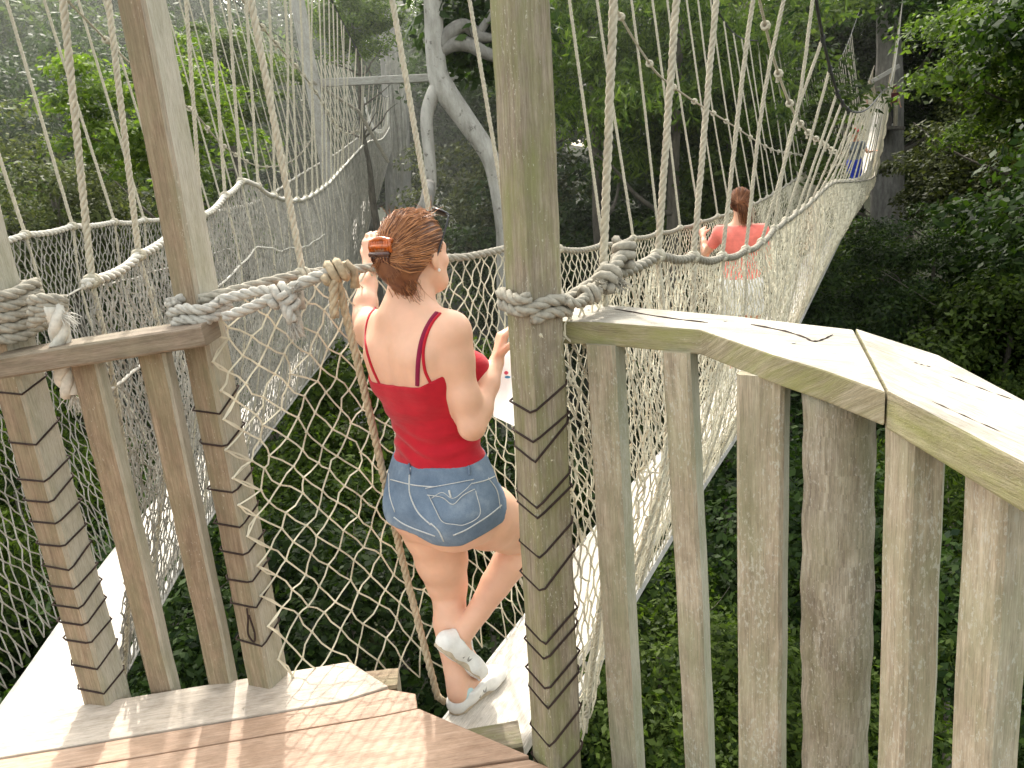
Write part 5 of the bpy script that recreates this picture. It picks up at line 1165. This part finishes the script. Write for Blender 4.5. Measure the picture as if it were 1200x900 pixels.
        ho2 = mb.build('hair_strands', hairm, hz, True); a2 = ho2.data.attributes.new('tone', 'FLOAT', 'FACE'); a2.data.foreach_set('value', np.array(tn2, np.float32))
    for n_, a0 in (('shoe', 'l'), ('shoe', 'r')):
        q = Field(tuple(J['an_'+a0]-V((.3, .3, .12))*s), tuple(J['an_'+a0]+V((.3, .3, .12))*s), max(res*.7, .004)); foot(q, J['an_'+a0]-V((0, 0, .072*s))-f0*.06*s, J['an_'+a0]-V((0, 0, .072*s))+f0*.17*s, (0, 0, 1), .004); link('shoe', q.mesh('shoe', M_SHOE, 1), t)
    if cap:
        q = Field(tuple(J['head']-V((.3, .3, .1))*s), tuple(J['head']+V((.3, .3, .3))*s), .006); q.ell(P(0, -.01, .045), ax_, (.092*s, .112*s, .092*s), .01); q.ell(P(0, .12, .055), ax_, (.07*s, .09*s, .012*s), .02); cz = J['head'].z+.045*s; q.cut(lambda P_: cz-P_[..., 2]); link('cap', q.mesh('cap', cap, 1), t)
    return t, P
cb = atR(4.4, -.02, float(zpR(4.4))+.006)
walker('woman in a coral shirt and white shorts walking away on the right bridge', cb, 1.52, 28, M_SKIN2, M_CORAL, M_WHITE, M_HAIR2, .009, (((-.16, .08, -.20), (-.06, .16, .14)), ((.07, .02, -.27), (-.04, .20, -.06))), tail=True)
bb_ = atR(19.0, .02, float(zpR(19.0))+.006)
walker('far child in a red cap, grey top and blue trousers on the right bridge', bb_, 1.52, 206, M_SKIN2, M_GREYC, M_BLUE, M_HAIR2, .014, (((-.12, .05, -.22), (-.16, .14, .02)), ((.12, .05, -.22), (.16, .14, .02))), cap=M_REDC, tail=False, trousers=True)
walker('tiny far person in a bright red shirt on the left of the tree platform', PY(1013, 149, Yp)+V((0, -.2, .08)), 1.5, 190, M_SKIN2, M_REDC, M_DARKC, M_HAIR2, .02, (((-.05, .02, -.27), (0, .1, -.22)), ((.05, .02, -.27), (0, .1, -.22))), tail=False, trousers=True)
walker('tiny far person in dark maroon clothes on the right of the tree platform', PY(1044, 150, Yp)+V((0, -.2, .08)), 1.6, 170, M_SKIN2, plain('maroon cloth', (.10, .015, .02)), M_DARKC, M_HAIR2, .02, (((-.05, .02, -.27), (0, .1, -.22)), ((.05, .02, -.27), (0, .1, -.22))), tail=False, trousers=True)



hz = bpy.data.materials.new('haze'); hz.use_nodes = True; nt = hz.node_tree; nt.nodes.clear()
vs_ = nt.nodes.new('ShaderNodeVolumeScatter'); vs_.inputs['Density'].default_value = .0036; vs_.inputs['Color'].default_value = (.95, 1, .9, 1); vs_.inputs['Anisotropy'].default_value = .5
out = nt.nodes.new('ShaderNodeOutputMaterial'); nt.links.new(vs_.outputs[0], out.inputs['Volume'])
mb = MB(); x0, x1, y0, y1, z0, z1 = -60, 5, 9, 70, -18, 22
mb.add([(x, y, z) for z in (z0, z1) for y in (y0, y1) for x in (x0, x1)], [(0, 2, 3, 1), (4, 5, 7, 6), (0, 1, 5, 4), (2, 6, 7, 3), (0, 4, 6, 2), (1, 3, 7, 5)])
tag(mb.build('valley_haze', hz), kind='structure')
